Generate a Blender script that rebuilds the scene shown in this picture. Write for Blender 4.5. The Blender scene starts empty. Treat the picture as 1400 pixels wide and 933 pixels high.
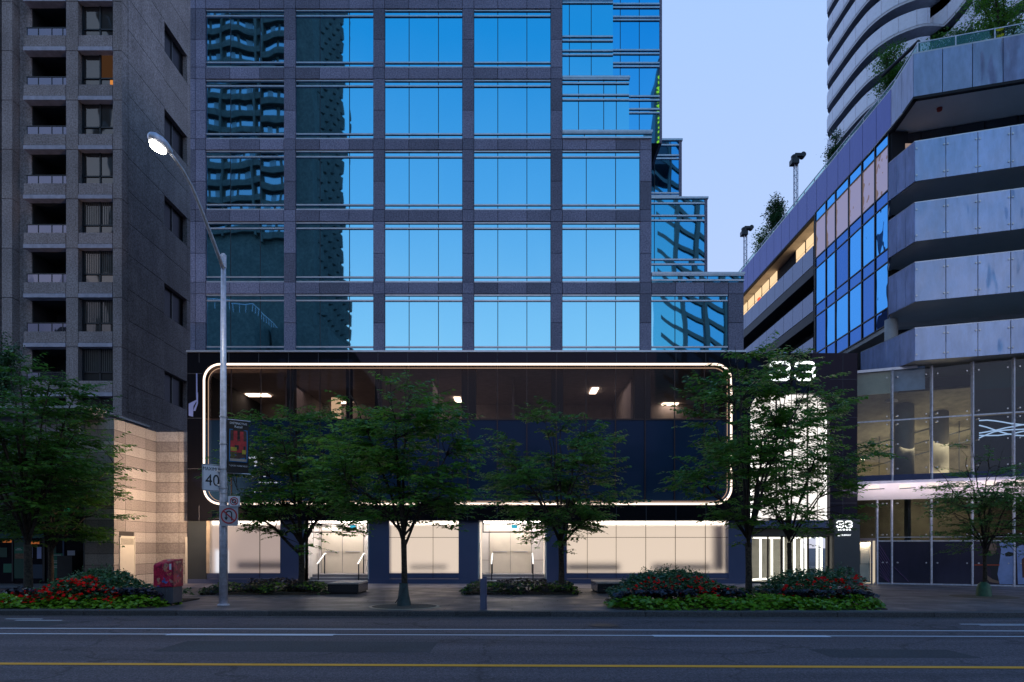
import bpy, math, random
import numpy as np
from mathutils import Vector

R = math.radians
scn = bpy.context.scene
COL = scn.collection
# ---------------------------------------------------------------- camera
EYE = 1.8
F = 1400 * 24.0 / 36.0
CX, HY = 700.0, 748.0
cam_d = bpy.data.cameras.new('camera')
cam_d.lens = 24.0
cam_d.sensor_width = 36.0
cam_d.shift_y = (HY - 466.5) / 1400.0
cam_d.clip_start = 0.1
cam_d.clip_end = 3000
cam = bpy.data.objects.new('camera', cam_d)
cam.location = (0, 0, EYE)
cam.rotation_euler = (R(90), 0, 0)
COL.objects.link(cam)
scn.camera = cam
# ---------------------------------------------------------------- sky
world = bpy.data.worlds.new('World')
scn.world = world
world.use_nodes = True
wn, wl = world.node_tree.nodes, world.node_tree.links
wn.clear()
w_out = wn.new('ShaderNodeOutputWorld')
w_bg = wn.new('ShaderNodeBackground')
w_sky = wn.new('ShaderNodeTexSky')
w_sky.sky_type = 'NISHITA'
w_sky.sun_disc = False
w_sky.sun_elevation = R(3.0)
w_sky.sun_rotation = R(20)
w_sky.air_density = 1.0
w_sky.dust_density = 0.4
w_sky.ozone_density = 4.0
w_tc = wn.new('ShaderNodeTexCoord')
w_sep = wn.new('ShaderNodeSeparateXYZ')
w_ramp = wn.new('ShaderNodeValToRGB')
w_mix = wn.new('ShaderNodeMixRGB')
wl.new(w_tc.outputs['Generated'], w_sep.inputs[0])
wl.new(w_sep.outputs['Z'], w_ramp.inputs[0])
cr = w_ramp.color_ramp
cr.elements[0].position = 0.0
cr.elements[0].color = (6.0, 7.2, 10.0, 1)
cr.elements[1].position = 0.95
cr.elements[1].color = (1.0, 2.2, 6.0, 1)
e = cr.elements.new(0.30); e.color = (5.6, 7.2, 11.0, 1)
e = cr.elements.new(0.62); e.color = (4.6, 6.8, 11.4, 1)
# the sky away from the afterglow is a deeper blue overhead
w_ramp2 = wn.new('ShaderNodeValToRGB')
wl.new(w_sep.outputs['Z'], w_ramp2.inputs[0])
cr = w_ramp2.color_ramp
cr.elements[0].position = 0.0
cr.elements[0].color = (3.0, 3.6, 5.4, 1)
cr.elements[1].position = 0.95
cr.elements[1].color = (0.7, 2.0, 6.0, 1)
e = cr.elements.new(0.12); e.color = (5.2, 5.8, 7.8, 1)
e = cr.elements.new(0.27); e.color = (9.8, 9.9, 11.4, 1)
e = cr.elements.new(0.45); e.color = (3.3, 6.4, 10.0, 1)
e = cr.elements.new(0.60); e.color = (0.5, 4.4, 8.6, 1)
w_az = wn.new('ShaderNodeMapRange')
w_az.inputs['From Min'].default_value = -0.45
w_az.inputs['From Max'].default_value = 0.35
wl.new(w_sep.outputs['Y'], w_az.inputs['Value'])
w_dir = wn.new('ShaderNodeMixRGB')
wl.new(w_az.outputs[0], w_dir.inputs[0])
wl.new(w_ramp2.outputs[0], w_dir.inputs[1])
wl.new(w_ramp.outputs[0], w_dir.inputs[2])
w_mix.inputs[0].default_value = 0.9
wl.new(w_sky.outputs[0], w_mix.inputs[1])
wl.new(w_dir.outputs[0], w_mix.inputs[2])
wl.new(w_mix.outputs[0], w_bg.inputs[0])
w_bg.inputs[1].default_value = 0.1
wl.new(w_bg.outputs[0], w_out.inputs[0])
# ---------------------------------------------------------------- sun (after sunset: only a faint soft glow)
sun_d = bpy.data.lights.new('sun', 'SUN')
sun_d.energy = 0.10
sun_d.angle = R(25)
sun_d.color = (1.0, 0.86, 0.75)
sun = bpy.data.objects.new('sun', sun_d)
sun.rotation_euler = (R(62), 0, R(-35))
COL.objects.link(sun)
scn.view_settings.view_transform = 'Standard'
scn.view_settings.look = 'None'
scn.view_settings.exposure = 0.0
scn.view_settings.gamma = 1.0
scn.render.engine = 'CYCLES'
cy = scn.cycles
cy.use_denoising = True
cy.max_bounces = 7
cy.diffuse_bounces = 3
cy.glossy_bounces = 4
cy.transmission_bounces = 5
cy.transparent_max_bounces = 10
cy.caustics_reflective = False
cy.caustics_refractive = True
cy.sample_clamp_indirect = 4.0

# ---------------------------------------------------------------- helpers
def PX(px, Y): return (px - CX) * Y / F
def PZ(py, Y): return EYE + (HY - py) * Y / F
SW = 0.13                      # pavement level
ORIG = {}                      # world origin of each thing

class MB:
    def __init__(s): s.v = []; s.f = []; s.cut = []
    def add(s, vs, fs):
        s.cut.append((len(s.v), len(s.f)))
        n = len(s.v); s.v += [tuple(p) for p in vs]; s.f += [tuple(n + i for i in f) for f in fs]
    def box(s, x0, x1, y0, y1, z0, z1):
        if x0 > x1: x0, x1 = x1, x0
        if y0 > y1: y0, y1 = y1, y0
        if z0 > z1: z0, z1 = z1, z0
        s.add([(x0,y0,z0),(x1,y0,z0),(x1,y1,z0),(x0,y1,z0),(x0,y0,z1),(x1,y0,z1),(x1,y1,z1),(x0,y1,z1)],
              [(0,3,2,1),(4,5,6,7),(0,1,5,4),(1,2,6,5),(2,3,7,6),(3,0,4,7)]); return s
    def quad(s, a, b, c, d): s.add([a,b,c,d],[(0,1,2,3)]); return s
    def prism(s, poly, z0, z1):
        n = len(poly)
        s.add([(x,y,z0) for x,y in poly]+[(x,y,z1) for x,y in poly],
              [tuple(range(n-1,-1,-1)), tuple(range(n,2*n))]+[(i,(i+1)%n,n+(i+1)%n,n+i) for i in range(n)]); return s
    def plate(s, poly, y0, y1):          # poly in x,z ; extruded along y
        n = len(poly)
        s.add([(x,y0,z) for x,z in poly]+[(x,y1,z) for x,z in poly],
              [tuple(range(n)), tuple(range(2*n-1,n-1,-1))]+[(i,n+i,n+(i+1)%n,(i+1)%n) for i in range(n)]); return s
    def wall(s, a, b, z0, z1, t):        # a,b in plan; thickness t to the left of a->b
        dx, dy = b[0]-a[0], b[1]-a[1]; L = math.hypot(dx,dy) or 1
        nx, ny = -dy/L*t, dx/L*t
        return s.prism([a, b, (b[0]+nx,b[1]+ny), (a[0]+nx,a[1]+ny)], z0, z1)
    def tube(s, path, r, n=8, cap=True):
        path = [Vector(p) for p in path]
        rs = r if isinstance(r,(list,tuple)) else [r]*len(path)
        s.cut.append((len(s.v), len(s.f)))
        base = len(s.v); up = Vector((0,0,1)); prev = None
        for i,p in enumerate(path):
            t = (path[min(i+1,len(path)-1)]-path[max(i-1,0)])
            if t.length < 1e-9: t = Vector((0,0,1))
            t.normalize()
            if prev is None:
                a = t.cross(up)
                if a.length < .05: a = t.cross(Vector((0,1,0)))
            else: a = prev - t*prev.dot(t)
            a.normalize(); prev = a; b = t.cross(a)
            for k in range(n):
                q = 2*math.pi*k/n
                s.v.append(tuple(p + (a*math.cos(q)+b*math.sin(q))*rs[i]))
        for i in range(len(path)-1):
            for k in range(n):
                s.f.append((base+i*n+k, base+i*n+(k+1)%n, base+(i+1)*n+(k+1)%n, base+(i+1)*n+k))
        if cap:
            s.f.append(tuple(base+k for k in range(n-1,-1,-1)))
            m = base+(len(path)-1)*n; s.f.append(tuple(m+k for k in range(n)))
        return s
    def lathe(s, cx, cy_, prof, n=24):
        s.cut.append((len(s.v), len(s.f)))
        base = len(s.v)
        for r,z in prof:
            for k in range(n):
                q = 2*math.pi*k/n; s.v.append((cx+r*math.cos(q), cy_+r*math.sin(q), z))
        for i in range(len(prof)-1):
            for k in range(n):
                s.f.append((base+i*n+k, base+i*n+(k+1)%n, base+(i+1)*n+(k+1)%n, base+(i+1)*n+k))
        s.f.append(tuple(base+k for k in range(n-1,-1,-1)))
        m = base+(len(prof)-1)*n; s.f.append(tuple(m+k for k in range(n)))
        return s
    def build(s, name, mat, parent=None, smooth=False, bevel=0):
        o0 = Vector((0,0,0))
        if parent is not None: o0 = ORIG[parent.name]
        me = bpy.data.meshes.new(name)
        me.from_pydata([tuple(Vector(p)-o0) for p in s.v], [], s.f)
        me.materials.append(mat)
        if smooth: me.polygons.foreach_set('use_smooth', [True]*len(me.polygons))
        me.update()
        o = bpy.data.objects.new(name, me)
        COL.objects.link(o)
        if parent is not None: o.parent = parent
        ORIG[o.name] = o0
        if bevel:
            m = o.modifiers.new('bevel','BEVEL'); m.width = bevel; m.segments = 2; m.limit_method = 'ANGLE'
        return o

def each(m, name, mat, parent, smooth=False, bevel=0):
    """one object per separate piece collected in m"""
    cuts = m.cut+[(len(m.v), len(m.f))]; out = []
    for i in range(len(cuts)-1):
        q = MB(); (v0,f0),(v1,f1) = cuts[i], cuts[i+1]
        q.v = m.v[v0:v1]; q.f = [tuple(j-v0 for j in f) for f in m.f[f0:f1]]
        out.append(q.build(name, mat, parent, smooth, bevel))
    return out
def tag(o, label, cat, group=None, kind=None):
    if label: o['label'] = label
    if cat: o['category'] = cat
    if group: o['group'] = group
    if kind: o['kind'] = kind
    return o
def thing(name, label, cat, loc=(0,0,0), group=None):
    o = bpy.data.objects.new(name, None); COL.objects.link(o)
    o.empty_display_size = .3
    o.location = loc; ORIG[o.name] = Vector(loc)
    return tag(o, label, cat, group)
def np_mesh(name, V, Fq, mat, parent=None, smooth=False):
    """V (n,3) array in world space, Fq (m,4) int array"""
    o0 = np.array(ORIG[parent.name]) if parent is not None else np.zeros(3)
    V = V - o0
    me = bpy.data.meshes.new(name)
    me.vertices.add(len(V)); me.vertices.foreach_set('co', V.astype(np.float32).ravel())
    k = Fq.shape[1]
    me.loops.add(len(Fq)*k); me.loops.foreach_set('vertex_index', Fq.astype(np.int32).ravel())
    me.polygons.add(len(Fq)); me.polygons.foreach_set('loop_start', np.arange(len(Fq), dtype=np.int32)*k)
    me.update(calc_edges=True); me.validate()
    me.materials.append(mat)
    if smooth: me.polygons.foreach_set('use_smooth', [True]*len(me.polygons))
    o = bpy.data.objects.new(name, me); COL.objects.link(o)
    if parent is not None: o.parent = parent
    ORIG[o.name] = Vector(o0)
    return o
def text_mesh(name, body, x, y, z, size, mat, parent=None, rotz=0, align='CENTER', ext=0.004, sx=1.0):
    cu = bpy.data.curves.new(name, 'FONT'); cu.body = body; cu.size = size; cu.extrude = ext
    cu.align_x = align; cu.align_y = 'CENTER'; cu.resolution_u = 3
    to = bpy.data.objects.new(name, cu); COL.objects.link(to)
    dg = bpy.context.evaluated_depsgraph_get()
    me = bpy.data.meshes.new_from_object(to.evaluated_get(dg))
    bpy.data.objects.remove(to)
    o0 = ORIG[parent.name] if parent is not None else Vector((0,0,0))
    c, s_ = math.cos(rotz), math.sin(rotz)
    for v in me.vertices:
        lx, ly, lz = v.co.x*sx, v.co.y, v.co.z
        v.co = Vector((x + lx*c + lz*s_, y + lx*s_ - lz*c, z + ly)) - o0
    me.materials.clear(); me.materials.append(mat)
    o = bpy.data.objects.new(name, me); COL.objects.link(o)
    if parent is not None: o.parent = parent
    ORIG[o.name] = Vector(o0)
    return o

# ---------------------------------------------------------------- materials
def new_mat(name):
    m = bpy.data.materials.new(name); m.use_nodes = True
    nt = m.node_tree; b = nt.nodes['Principled BSDF']
    return m, nt, b
def sset(b, **k):
    for n_, v in k.items(): b.inputs[n_.replace('_',' ')].default_value = v
def N(nt, t, **k):
    n = nt.nodes.new(t)
    for a, v in k.items(): setattr(n, a, v)
    return n
def objcoord(nt, scale=(1,1,1)):
    tc = N(nt,'ShaderNodeTexCoord'); mp = N(nt,'ShaderNodeMapping'); mp.inputs['Scale'].default_value = scale
    nt.links.new(tc.outputs['Object'], mp.inputs[0]); return mp.outputs[0]
def ramp(nt, src, stops):
    r = N(nt,'ShaderNodeValToRGB'); cr = r.color_ramp
    cr.elements[0].position, cr.elements[0].color = stops[0][0], (*stops[0][1],1)
    cr.elements[1].position, cr.elements[1].color = stops[-1][0], (*stops[-1][1],1)
    for p,c in stops[1:-1]:
        e = cr.elements.new(p); e.color = (*c,1)
    nt.links.new(src, r.inputs[0]); return r.outputs[0]
def mixc(nt, f, a, b, mode='MIX'):
    m = N(nt,'ShaderNodeMixRGB', blend_type=mode)
    for i,v in ((0,f),(1,a),(2,b)):
        if isinstance(v,(int,float)): m.inputs[i].default_value = v
        elif isinstance(v,tuple): m.inputs[i].default_value = (*v,1) if len(v)==3 else v
        else: nt.links.new(v, m.inputs[i])
    return m.outputs[0]
def noise(nt, vec, scale, detail=4, rough=.55):
    n = N(nt,'ShaderNodeTexNoise'); n.inputs['Scale'].default_value = scale
    n.inputs['Detail'].default_value = detail; n.inputs['Roughness'].default_value = rough
    nt.links.new(vec, n.inputs['Vector']); return n.outputs['Fac']
def bump(nt, b, h, strength, dist=.01):
    n = N(nt,'ShaderNodeBump'); n.inputs['Strength'].default_value = strength; n.inputs['Distance'].default_value = dist
    nt.links.new(h, n.inputs['Height']); nt.links.new(n.outputs[0], b.inputs['Normal'])
def island(nt):
    g = N(nt,'ShaderNodeNewGeometry'); return g.outputs['Random Per Island']
def stone(name, c0, c1, speck=60, isl=.35, rough=.75, bmp=.3, stain=0.25, streak=.0):
    m, nt, b = new_mat(name); v = objcoord(nt)
    s1 = noise(nt, v, speck, 3, .7)
    base = ramp(nt, s1, [(.36, c0), (.64, c1)])
    big = ramp(nt, noise(nt, v, .6, 5, .6), [(.3,(1-stain,)*3),(.7,(1+stain*.3,)*3)])
    base = mixc(nt, 1.0, base, big, 'MULTIPLY')
    if streak:
        sv = objcoord(nt, (1.6,1.6,.10))
        base = mixc(nt, streak, base, ramp(nt, noise(nt, sv, 1.4, 6, .65), [(.34,(.55,.52,.50)),(.58,(1,1,1)),(.8,(1.12,1.12,1.12))]), 'MULTIPLY')
    lo = 1-isl
    pv = ramp(nt, island(nt), [(0,(lo,lo,lo)),(1,(1.12,1.12,1.14))])
    base = mixc(nt, 1.0, base, pv, 'MULTIPLY')
    nt.links.new(base, b.inputs['Base Color'])
    sset(b, Roughness=rough)
    bump(nt, b, s1, bmp, .006)
    return m
def plain(name, c, rough=.6, metal=0, spec=.5, var=.12, scale=3, bmp=0):
    m, nt, b = new_mat(name); v = objcoord(nt)
    n1 = noise(nt, v, scale, 5, .6)
    lo = tuple(x*(1-var) for x in c); hi = tuple(x*(1+var) for x in c)
    nt.links.new(ramp(nt, n1, [(.3,lo),(.7,hi)]), b.inputs['Base Color'])
    sset(b, Roughness=rough, Metallic=metal); b.inputs['Specular IOR Level'].default_value = spec
    if bmp: bump(nt, b, noise(nt, v, scale*15, 3), bmp, .01)
    return m
def glow(name, c, s):
    m, nt, b = new_mat(name)
    nt.nodes.remove(b); e = N(nt,'ShaderNodeEmission'); e.inputs[0].default_value = (*c,1); e.inputs[1].default_value = s
    nt.links.new(e.outputs[0], nt.nodes['Material Output'].inputs[0]); return m
def mirror_glass(name, tint, rough=.015, warp=.02, wscale=(.7,.7,.35), panevar=.012, wob=1.0, base=(.01,.02,.03), fac=.9, see=0):
    """coated reflective glazing: glossy layer over a dark body, each pane very slightly out of plane"""
    m, nt, b = new_mat(name)
    v = objcoord(nt, wscale)
    nn = N(nt,'ShaderNodeTexNoise'); nn.inputs['Scale'].default_value = wob; nn.inputs['Detail'].default_value = 1.5
    nt.links.new(v, nn.inputs['Vector'])
    sub = N(nt,'ShaderNodeVectorMath', operation='SUBTRACT'); sub.inputs[1].default_value = (.5,.5,.5)
    nt.links.new(nn.outputs['Color'], sub.inputs[0])
    sc = N(nt,'ShaderNodeVectorMath', operation='SCALE'); sc.inputs['Scale'].default_value = warp
    nt.links.new(sub.outputs[0], sc.inputs[0])
    wnz = N(nt,'ShaderNodeTexWhiteNoise', noise_dimensions='1D'); nt.links.new(island(nt), wnz.inputs['W'])
    sub2 = N(nt,'ShaderNodeVectorMath', operation='SUBTRACT'); sub2.inputs[1].default_value = (.5,.5,.5)
    nt.links.new(wnz.outputs['Color'], sub2.inputs[0])
    sc2 = N(nt,'ShaderNodeVectorMath', operation='SCALE'); sc2.inputs['Scale'].default_value = panevar
    nt.links.new(sub2.outputs[0], sc2.inputs[0])
    g = N(nt,'ShaderNodeNewGeometry')
    a1 = N(nt,'ShaderNodeVectorMath', operation='ADD'); a2 = N(nt,'ShaderNodeVectorMath', operation='ADD')
    nt.links.new(g.outputs['Normal'], a1.inputs[0]); nt.links.new(sc.outputs[0], a1.inputs[1])
    nt.links.new(a1.outputs[0], a2.inputs[0]); nt.links.new(sc2.outputs[0], a2.inputs[1])
    nm = N(nt,'ShaderNodeVectorMath', operation='NORMALIZE'); nt.links.new(a2.outputs[0], nm.inputs[0])
    gl = N(nt,'ShaderNodeBsdfGlossy'); gl.inputs['Roughness'].default_value = rough; gl.inputs['Color'].default_value = (*tint,1)
    nt.links.new(nm.outputs[0], gl.inputs['Normal'])
    mx = N(nt,'ShaderNodeMixShader'); mx.inputs[0].default_value = fac
    if see:
        tr = N(nt,'ShaderNodeBsdfTransparent'); tr.inputs[0].default_value = (see[0],see[1],see[2],1)
        nt.links.new(tr.outputs[0], mx.inputs[1])
    else:
        b.inputs['Base Color'].default_value = (*base,1); b.inputs['Roughness'].default_value = .4; b.inputs['Specular IOR Level'].default_value = .06
        nt.links.new(b.outputs[0], mx.inputs[1])
    nt.links.new(gl.outputs[0], mx.inputs[2])
    nt.links.new(mx.outputs[0], nt.nodes['Material Output'].inputs[0])
    return m
def leafmat(name, cols, trans=.35, rough=.36, spec=.9):
    m, nt, b = new_mat(name)
    st = [(i/(len(cols)-1), c) for i,c in enumerate(cols)]
    c = ramp(nt, island(nt), st)
    nt.links.new(c, b.inputs['Base Color']); sset(b, Roughness=rough)
    b.inputs['Specular IOR Level'].default_value = spec
    t = N(nt,'ShaderNodeBsdfTranslucent'); nt.links.new(c, t.inputs[0])
    mx = N(nt,'ShaderNodeMixShader'); mx.inputs[0].default_value = trans
    nt.links.new(b.outputs[0], mx.inputs[1]); nt.links.new(t.outputs[0], mx.inputs[2])
    nt.links.new(mx.outputs[0], nt.nodes['Material Output'].inputs[0])
    return m
M = {}
M['granite'] = stone('granite', (.19,.175,.27), (.44,.41,.56), 16, .42, .6, .15)
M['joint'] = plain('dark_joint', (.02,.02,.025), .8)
M['bar'] = plain('bright_metal', (.62,.62,.70), .35, .8)
M['mull'] = plain('dark_mullion', (.03,.035,.045), .45, .3)
M['glass_blue'] = mirror_glass('blue_mirror_glass', (.26,.71,1.0), warp=.012, panevar=.006)
M['glass_deep'] = mirror_glass('deep_blue_mirror_glass', (.16,.60,1.0), warp=.018, panevar=.008)
M['concrete_ag'] = stone('exposed_aggregate', (.24,.195,.19), (.52,.44,.44), 12, .0, .9, .6, .25, .32)
M['concrete_lt'] = plain('smooth_concrete', (.50,.47,.56), .8, var=.2)
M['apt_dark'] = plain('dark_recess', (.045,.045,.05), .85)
M['apt_glass'] = mirror_glass('apartment_glass', (.42,.42,.46), warp=.09, panevar=.02, fac=.14, base=(.035,.034,.034), rough=.03)
M['rail_glass'] = mirror_glass('smoked_rail_glass', (.35,.4,.65), warp=.10, panevar=.05, fac=.20, base=(.02,.02,.025))
M['stone_low'] = stone('banded_granite', (.34,.30,.28), (.52,.47,.43), 18, .10, .8, .3, .12, .22)
M['stone_low_dk'] = stone('banded_granite_dark', (.24,.205,.195), (.37,.325,.30), 18, .10, .8, .3, .12, .22)
M['white_door'] = plain('cream_door_paint', (.72,.66,.56), .5, var=.04)
M['black_glass'] = mirror_glass('black_spandrel_glass', (.5,.45,.8), warp=.012, panevar=.004, fac=.018, base=(.006,.006,.009), rough=.02)
M['navy_glass'] = mirror_glass('navy_backpainted_glass', (.3,.4,.9), warp=.01, panevar=.003, fac=.018, base=(.010,.028,.062), rough=.12)
M['dim_glass'] = mirror_glass('tinted_vision_glass', (.55,.5,.6), warp=.01, panevar=.004, fac=.022, see=(.60,.54,.54), rough=.01)
M['slate_panel'] = plain('slate_blue_panel', (.11,.135,.25), .42, .3, var=.05, scale=.8)
M['slate_green'] = plain('dark_green_grey_panel', (.055,.065,.075), .4, .3, var=.08, scale=.8)
M['led'] = glow('led_strip', (1.0,.78,.64), 2.1)
M['led2'] = glow('led_strip_inner', (1.0,.62,.40), .55)
M['white_glow'] = glow('sign_white', (.93,.98,1.0), 3.0)
M['panel_glow'] = glow('backlit_wall', (1.0,.93,.88), 1.2)
M['ceil_glow'] = glow('ceiling_light', (1.0,.82,.62), 7.0)
M['entry_glow'] = glow('entrance_ceiling_light', (1.0,.88,.80), 24.0)
M['room_wall'] = plain('office_wall', (.42,.38,.38), .8)
M['white_wall'] = plain('white_paint', (.78,.75,.72), .6, var=.03)
M['ceiling'] = plain('office_ceiling', (.42,.38,.37), .85)
M['cyan'] = glow('cyan_sign', (.05,.45,.62), 1.0)
M['grip'] = glow('lit_grip', (1,.96,.92), 2.0)
M['steel'] = plain('brushed_steel', (.55,.55,.58), .3, .9)
M['galv'] = plain('galvanised_steel', (.66,.65,.74), .42, .4, var=.22, scale=8)
M['white_frit'] = None
# ================================================================ GROUND
def asphalt():
    m, nt, b = new_mat('asphalt'); v = objcoord(nt)
    fine = noise(nt, v, 34, 4, .8)
    col = ramp(nt, fine, [(.30,(.022,.021,.026)),(.50,(.072,.070,.080)),(.66,(.24,.23,.245))])
    col = mixc(nt, 1.0, col, ramp(nt, noise(nt, v, 13, 3, .85), [(.34,(.45,.45,.47)),(.64,(1.45,1.45,1.45))]), 'MULTIPLY')
    big = ramp(nt, noise(nt, objcoord(nt,(.12,1.6,1)), .8, 6, .6), [(.3,(.50,.50,.52)),(.7,(1.15,1.15,1.15))])
    col = mixc(nt, 1.0, col, big, 'MULTIPLY')
    oil = ramp(nt, noise(nt, objcoord(nt,(.8,1,1)), .9, 5, .7), [(.30,(.55,.55,.55)),(.40,(1,1,1))])
    col = mixc(nt, .8, col, oil, 'MULTIPLY')
    vo = N(nt,'ShaderNodeTexVoronoi', feature='DISTANCE_TO_EDGE'); vo.inputs['Scale'].default_value = .22
    wv = N(nt,'ShaderNodeTexNoise'); wv.inputs['Scale'].default_value = 1.3; wv.inputs['Detail'].default_value = 6
    nt.links.new(v, wv.inputs['Vector'])
    ad = N(nt,'ShaderNodeMixRGB', blend_type='ADD'); ad.inputs[0].default_value = 1.4
    nt.links.new(v, ad.inputs[1]); nt.links.new(wv.outputs['Color'], ad.inputs[2]); nt.links.new(ad.outputs[0], vo.inputs['Vector'])
    cr_ = ramp(nt, vo.outputs['Distance'], [(.0,(.22,.22,.22)),(.010,(1,1,1))])
    col = mixc(nt, .8, col, cr_, 'MULTIPLY')
    col = mixc(nt, 1, col, (1.16,1.0,1.02), 'MULTIPLY')
    nt.links.new(col, b.inputs['Base Color']); sset(b, Roughness=.72)
    bump(nt, b, fine, .5, .012); return m
M['asphalt'] = asphalt()
def paving(k=1.0, name='paving'):
    m, nt, b = new_mat(name); v = objcoord(nt)
    br = N(nt,'ShaderNodeTexBrick'); br.offset = 0.5; br.inputs['Scale'].default_value = 1.0
    br.inputs['Brick Width'].default_value = 1.8; br.inputs['Row Height'].default_value = .62; br.inputs['Mortar Size'].default_value = .012
    br.inputs['Color1'].default_value = (.105,.096,.10,1); br.inputs['Color2'].default_value = (.16,.148,.15,1); br.inputs['Mortar'].default_value = (.05,.047,.05,1)
    nt.links.new(v, br.inputs['Vector'])
    f = ramp(nt, noise(nt, v, 40, 4, .7), [(.3,(.8,.8,.8)),(.7,(1.15,1.15,1.15))])
    st = ramp(nt, noise(nt, v, .7, 6, .65), [(.3,(.62,.60,.60)),(.65,(1.1,1.1,1.1))])
    c = mixc(nt, 1, mixc(nt, 1, br.outputs['Color'], f, 'MULTIPLY'), st, 'MULTIPLY')
    c = mixc(nt, 1, c, (k,k*.97,k*1.02), 'MULTIPLY')
    nt.links.new(c, b.inputs['Base Color'])
    rr = ramp(nt, noise(nt, v, 1.1, 4), [(.3,(.35,.35,.35)),(.7,(.65,.65,.65))]); nt.links.new(rr, b.inputs['Roughness'])
    return m
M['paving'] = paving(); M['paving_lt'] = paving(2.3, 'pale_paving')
M['kerb'] = stone('kerb_granite', (.045,.043,.048), (.12,.115,.12), 30, .3, .7, .2, .2)
def paint(name, c):
    m, nt, b = new_mat(name); v = objcoord(nt)
    w = ramp(nt, noise(nt, v, 18, 6, .7), [(.28,(.2,.2,.2)),(.38,(1,1,1))])
    nt.links.new(mixc(nt, 1, c, w, 'MULTIPLY'), b.inputs['Base Color']); sset(b, Roughness=.6); return m
M['paint_w'] = paint('road_paint_white', (.72,.74,.80)); M['paint_y'] = paint('road_paint_yellow', (.90,.40,.02))
SL = -0.022                                     # the street runs a little aslant
def sy(Y, x): return Y + SL*x
def strip(Y0, Y1, x0, x1, z):
    return [(x0,sy(Y0,x0),z),(x1,sy(Y0,x1),z),(x1,sy(Y1,x1),z),(x0,sy(Y1,x0),z)]
XA, XB = -160, 160
KY = 17.62
m = MB(); m.quad(*strip(3.0, KY, XA, XB, 0)); tag(m.build('road', M['asphalt']), None, None, kind='structure')
m = MB(); m.add([(-900,-900,-.06),(900,-900,-.06),(900,900,-.06),(-900,900,-.06)],[(0,1,2,3)])
tag(m.build('ground', M['asphalt']), None, None, kind='structure')
m = MB(); m.quad(*strip(KY+.28, 60, XA, XB, SW)); tag(m.build('pavement', M['paving']), None, None, kind='structure')
m = MB(); m.quad(*strip(-25, 2.75, XA, XB, SW)); tag(m.build('pavement', M['paving']), None, None, kind='structure')
m = MB()
x = -60.0
while x < 60:
    x2 = x + 2.44 - .012
    m.prism([(x,sy(KY,x)),(x2,sy(KY,x2)),(x2,sy(KY+.28,x2)),(x,sy(KY+.28,x))], -.05, SW+.004); x += 2.44
k = m.build('kerb', M['kerb'], bevel=.012); tag(k, None, None, kind='structure')
m = MB(); m.prism([(-60,sy(2.75,-60)),(60,sy(2.75,60)),(60,sy(3.0,60)),(-60,sy(3.0,-60))], -.05, SW+.004)
tag(m.build('kerb', M['kerb']), None, None, kind='structure')
m = MB(); m.prism([(-60,sy(KY-.32,-60)),(60,sy(KY-.32,60)),(60,sy(KY,60)),(-60,sy(KY,-60))], -.02, .004)
tag(m.build('gutter', M['kerb']), None, None, kind='structure')
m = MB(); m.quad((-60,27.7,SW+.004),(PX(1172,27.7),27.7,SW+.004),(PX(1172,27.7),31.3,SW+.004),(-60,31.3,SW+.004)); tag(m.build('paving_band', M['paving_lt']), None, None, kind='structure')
# painted lines
def line(Y, w, x0, x1, mt, name):
    m = MB(); m.quad(*strip(Y-w/2, Y+w/2, x0, x1, .006)); tag(m.build(name, mt), None, None, kind='structure')
line(10.33, .185, -60, 60, M['paint_y'], 'yellow_road_line')
line(14.82, .11, -60, 60, M['paint_w'], 'white_road_line')
line(13.90, .11, -60, 60, M['paint_w'], 'white_road_line')
def dash(x0, x1, Y):
    m = MB(); m.quad(*[(a,b,.010) for a,b,_ in strip(Y-.13, Y+.13, x0, x1, 0)]); tag(m.build('white_road_line', M['paint_w']), None, None, kind='structure')
dash(PX(223,13.8), PX(455,13.8), 13.83); dash(PX(892,13.8), PX(1130,13.8), 13.83)
for (a,b,Y) in ((-4,48,16.75),(10,76,16.45),(1304,1400,16.1),(1330,1420,15.9)):
    m = MB(); m.quad(*[(p[0],p[1],.006) for p in strip(Y-.05, Y+.05, PX(a,Y), PX(b,Y), 0)])
    tag(m.build('white_road_line', M['paint_w']), None, None, kind='structure')
# manhole / tree pit
m = MB(); m.lathe(PX(553,19.1), 19.1, [(.98,SW+.004),(.98,SW+.01),(.90,SW+.012)], 48)
M['pitring'] = plain('pit_ring', (.50,.42,.32), .6)
M['pit'] = plain('pit_gravel', (.13,.10,.08), .9, var=.4, scale=14)
o = m.build('tree_pit_ring', M['pitring']); tag(o, None, None, kind='structure')
M['soil'] = plain('soil', (.05,.035,.025), .95, var=.4, scale=20, bmp=.6)
m = MB(); m.lathe(PX(553,19.1), 19.1, [(.90,SW+.013),(.3,SW+.03),(.05,SW+.04)], 48); tag(m.build('tree_pit_soil', M['pit']), None, None, kind='structure')
m = MB(); m.lathe(PX(1345,22.9), 22.9, [(1.0,SW+.004),(.3,SW+.02),(.05,SW+.03)], 40); tag(m.build('tree_pit_soil', M['pit']), None, None, kind='structure')
M['dkplate'] = plain('iron_plate', (.05,.05,.055), .5, .6)
tag(MB().box(PX(592,18.7), PX(602,18.7), 18.62, 18.75, SW, SW+.006).build('service_cover', M['pitring']), None, None, kind='structure')

AREAQ = []
# ================================================================ OFFICE TOWER
YT = 31.2
def X(px): return PX(px, YT)
def Z(py): return PZ(py, YT)
tower = thing('office_tower', 'tall granite grid office tower with blue mirror windows above the black podium', 'office tower', (X(640), YT+10, 0))
ztop = Z(-98)
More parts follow.
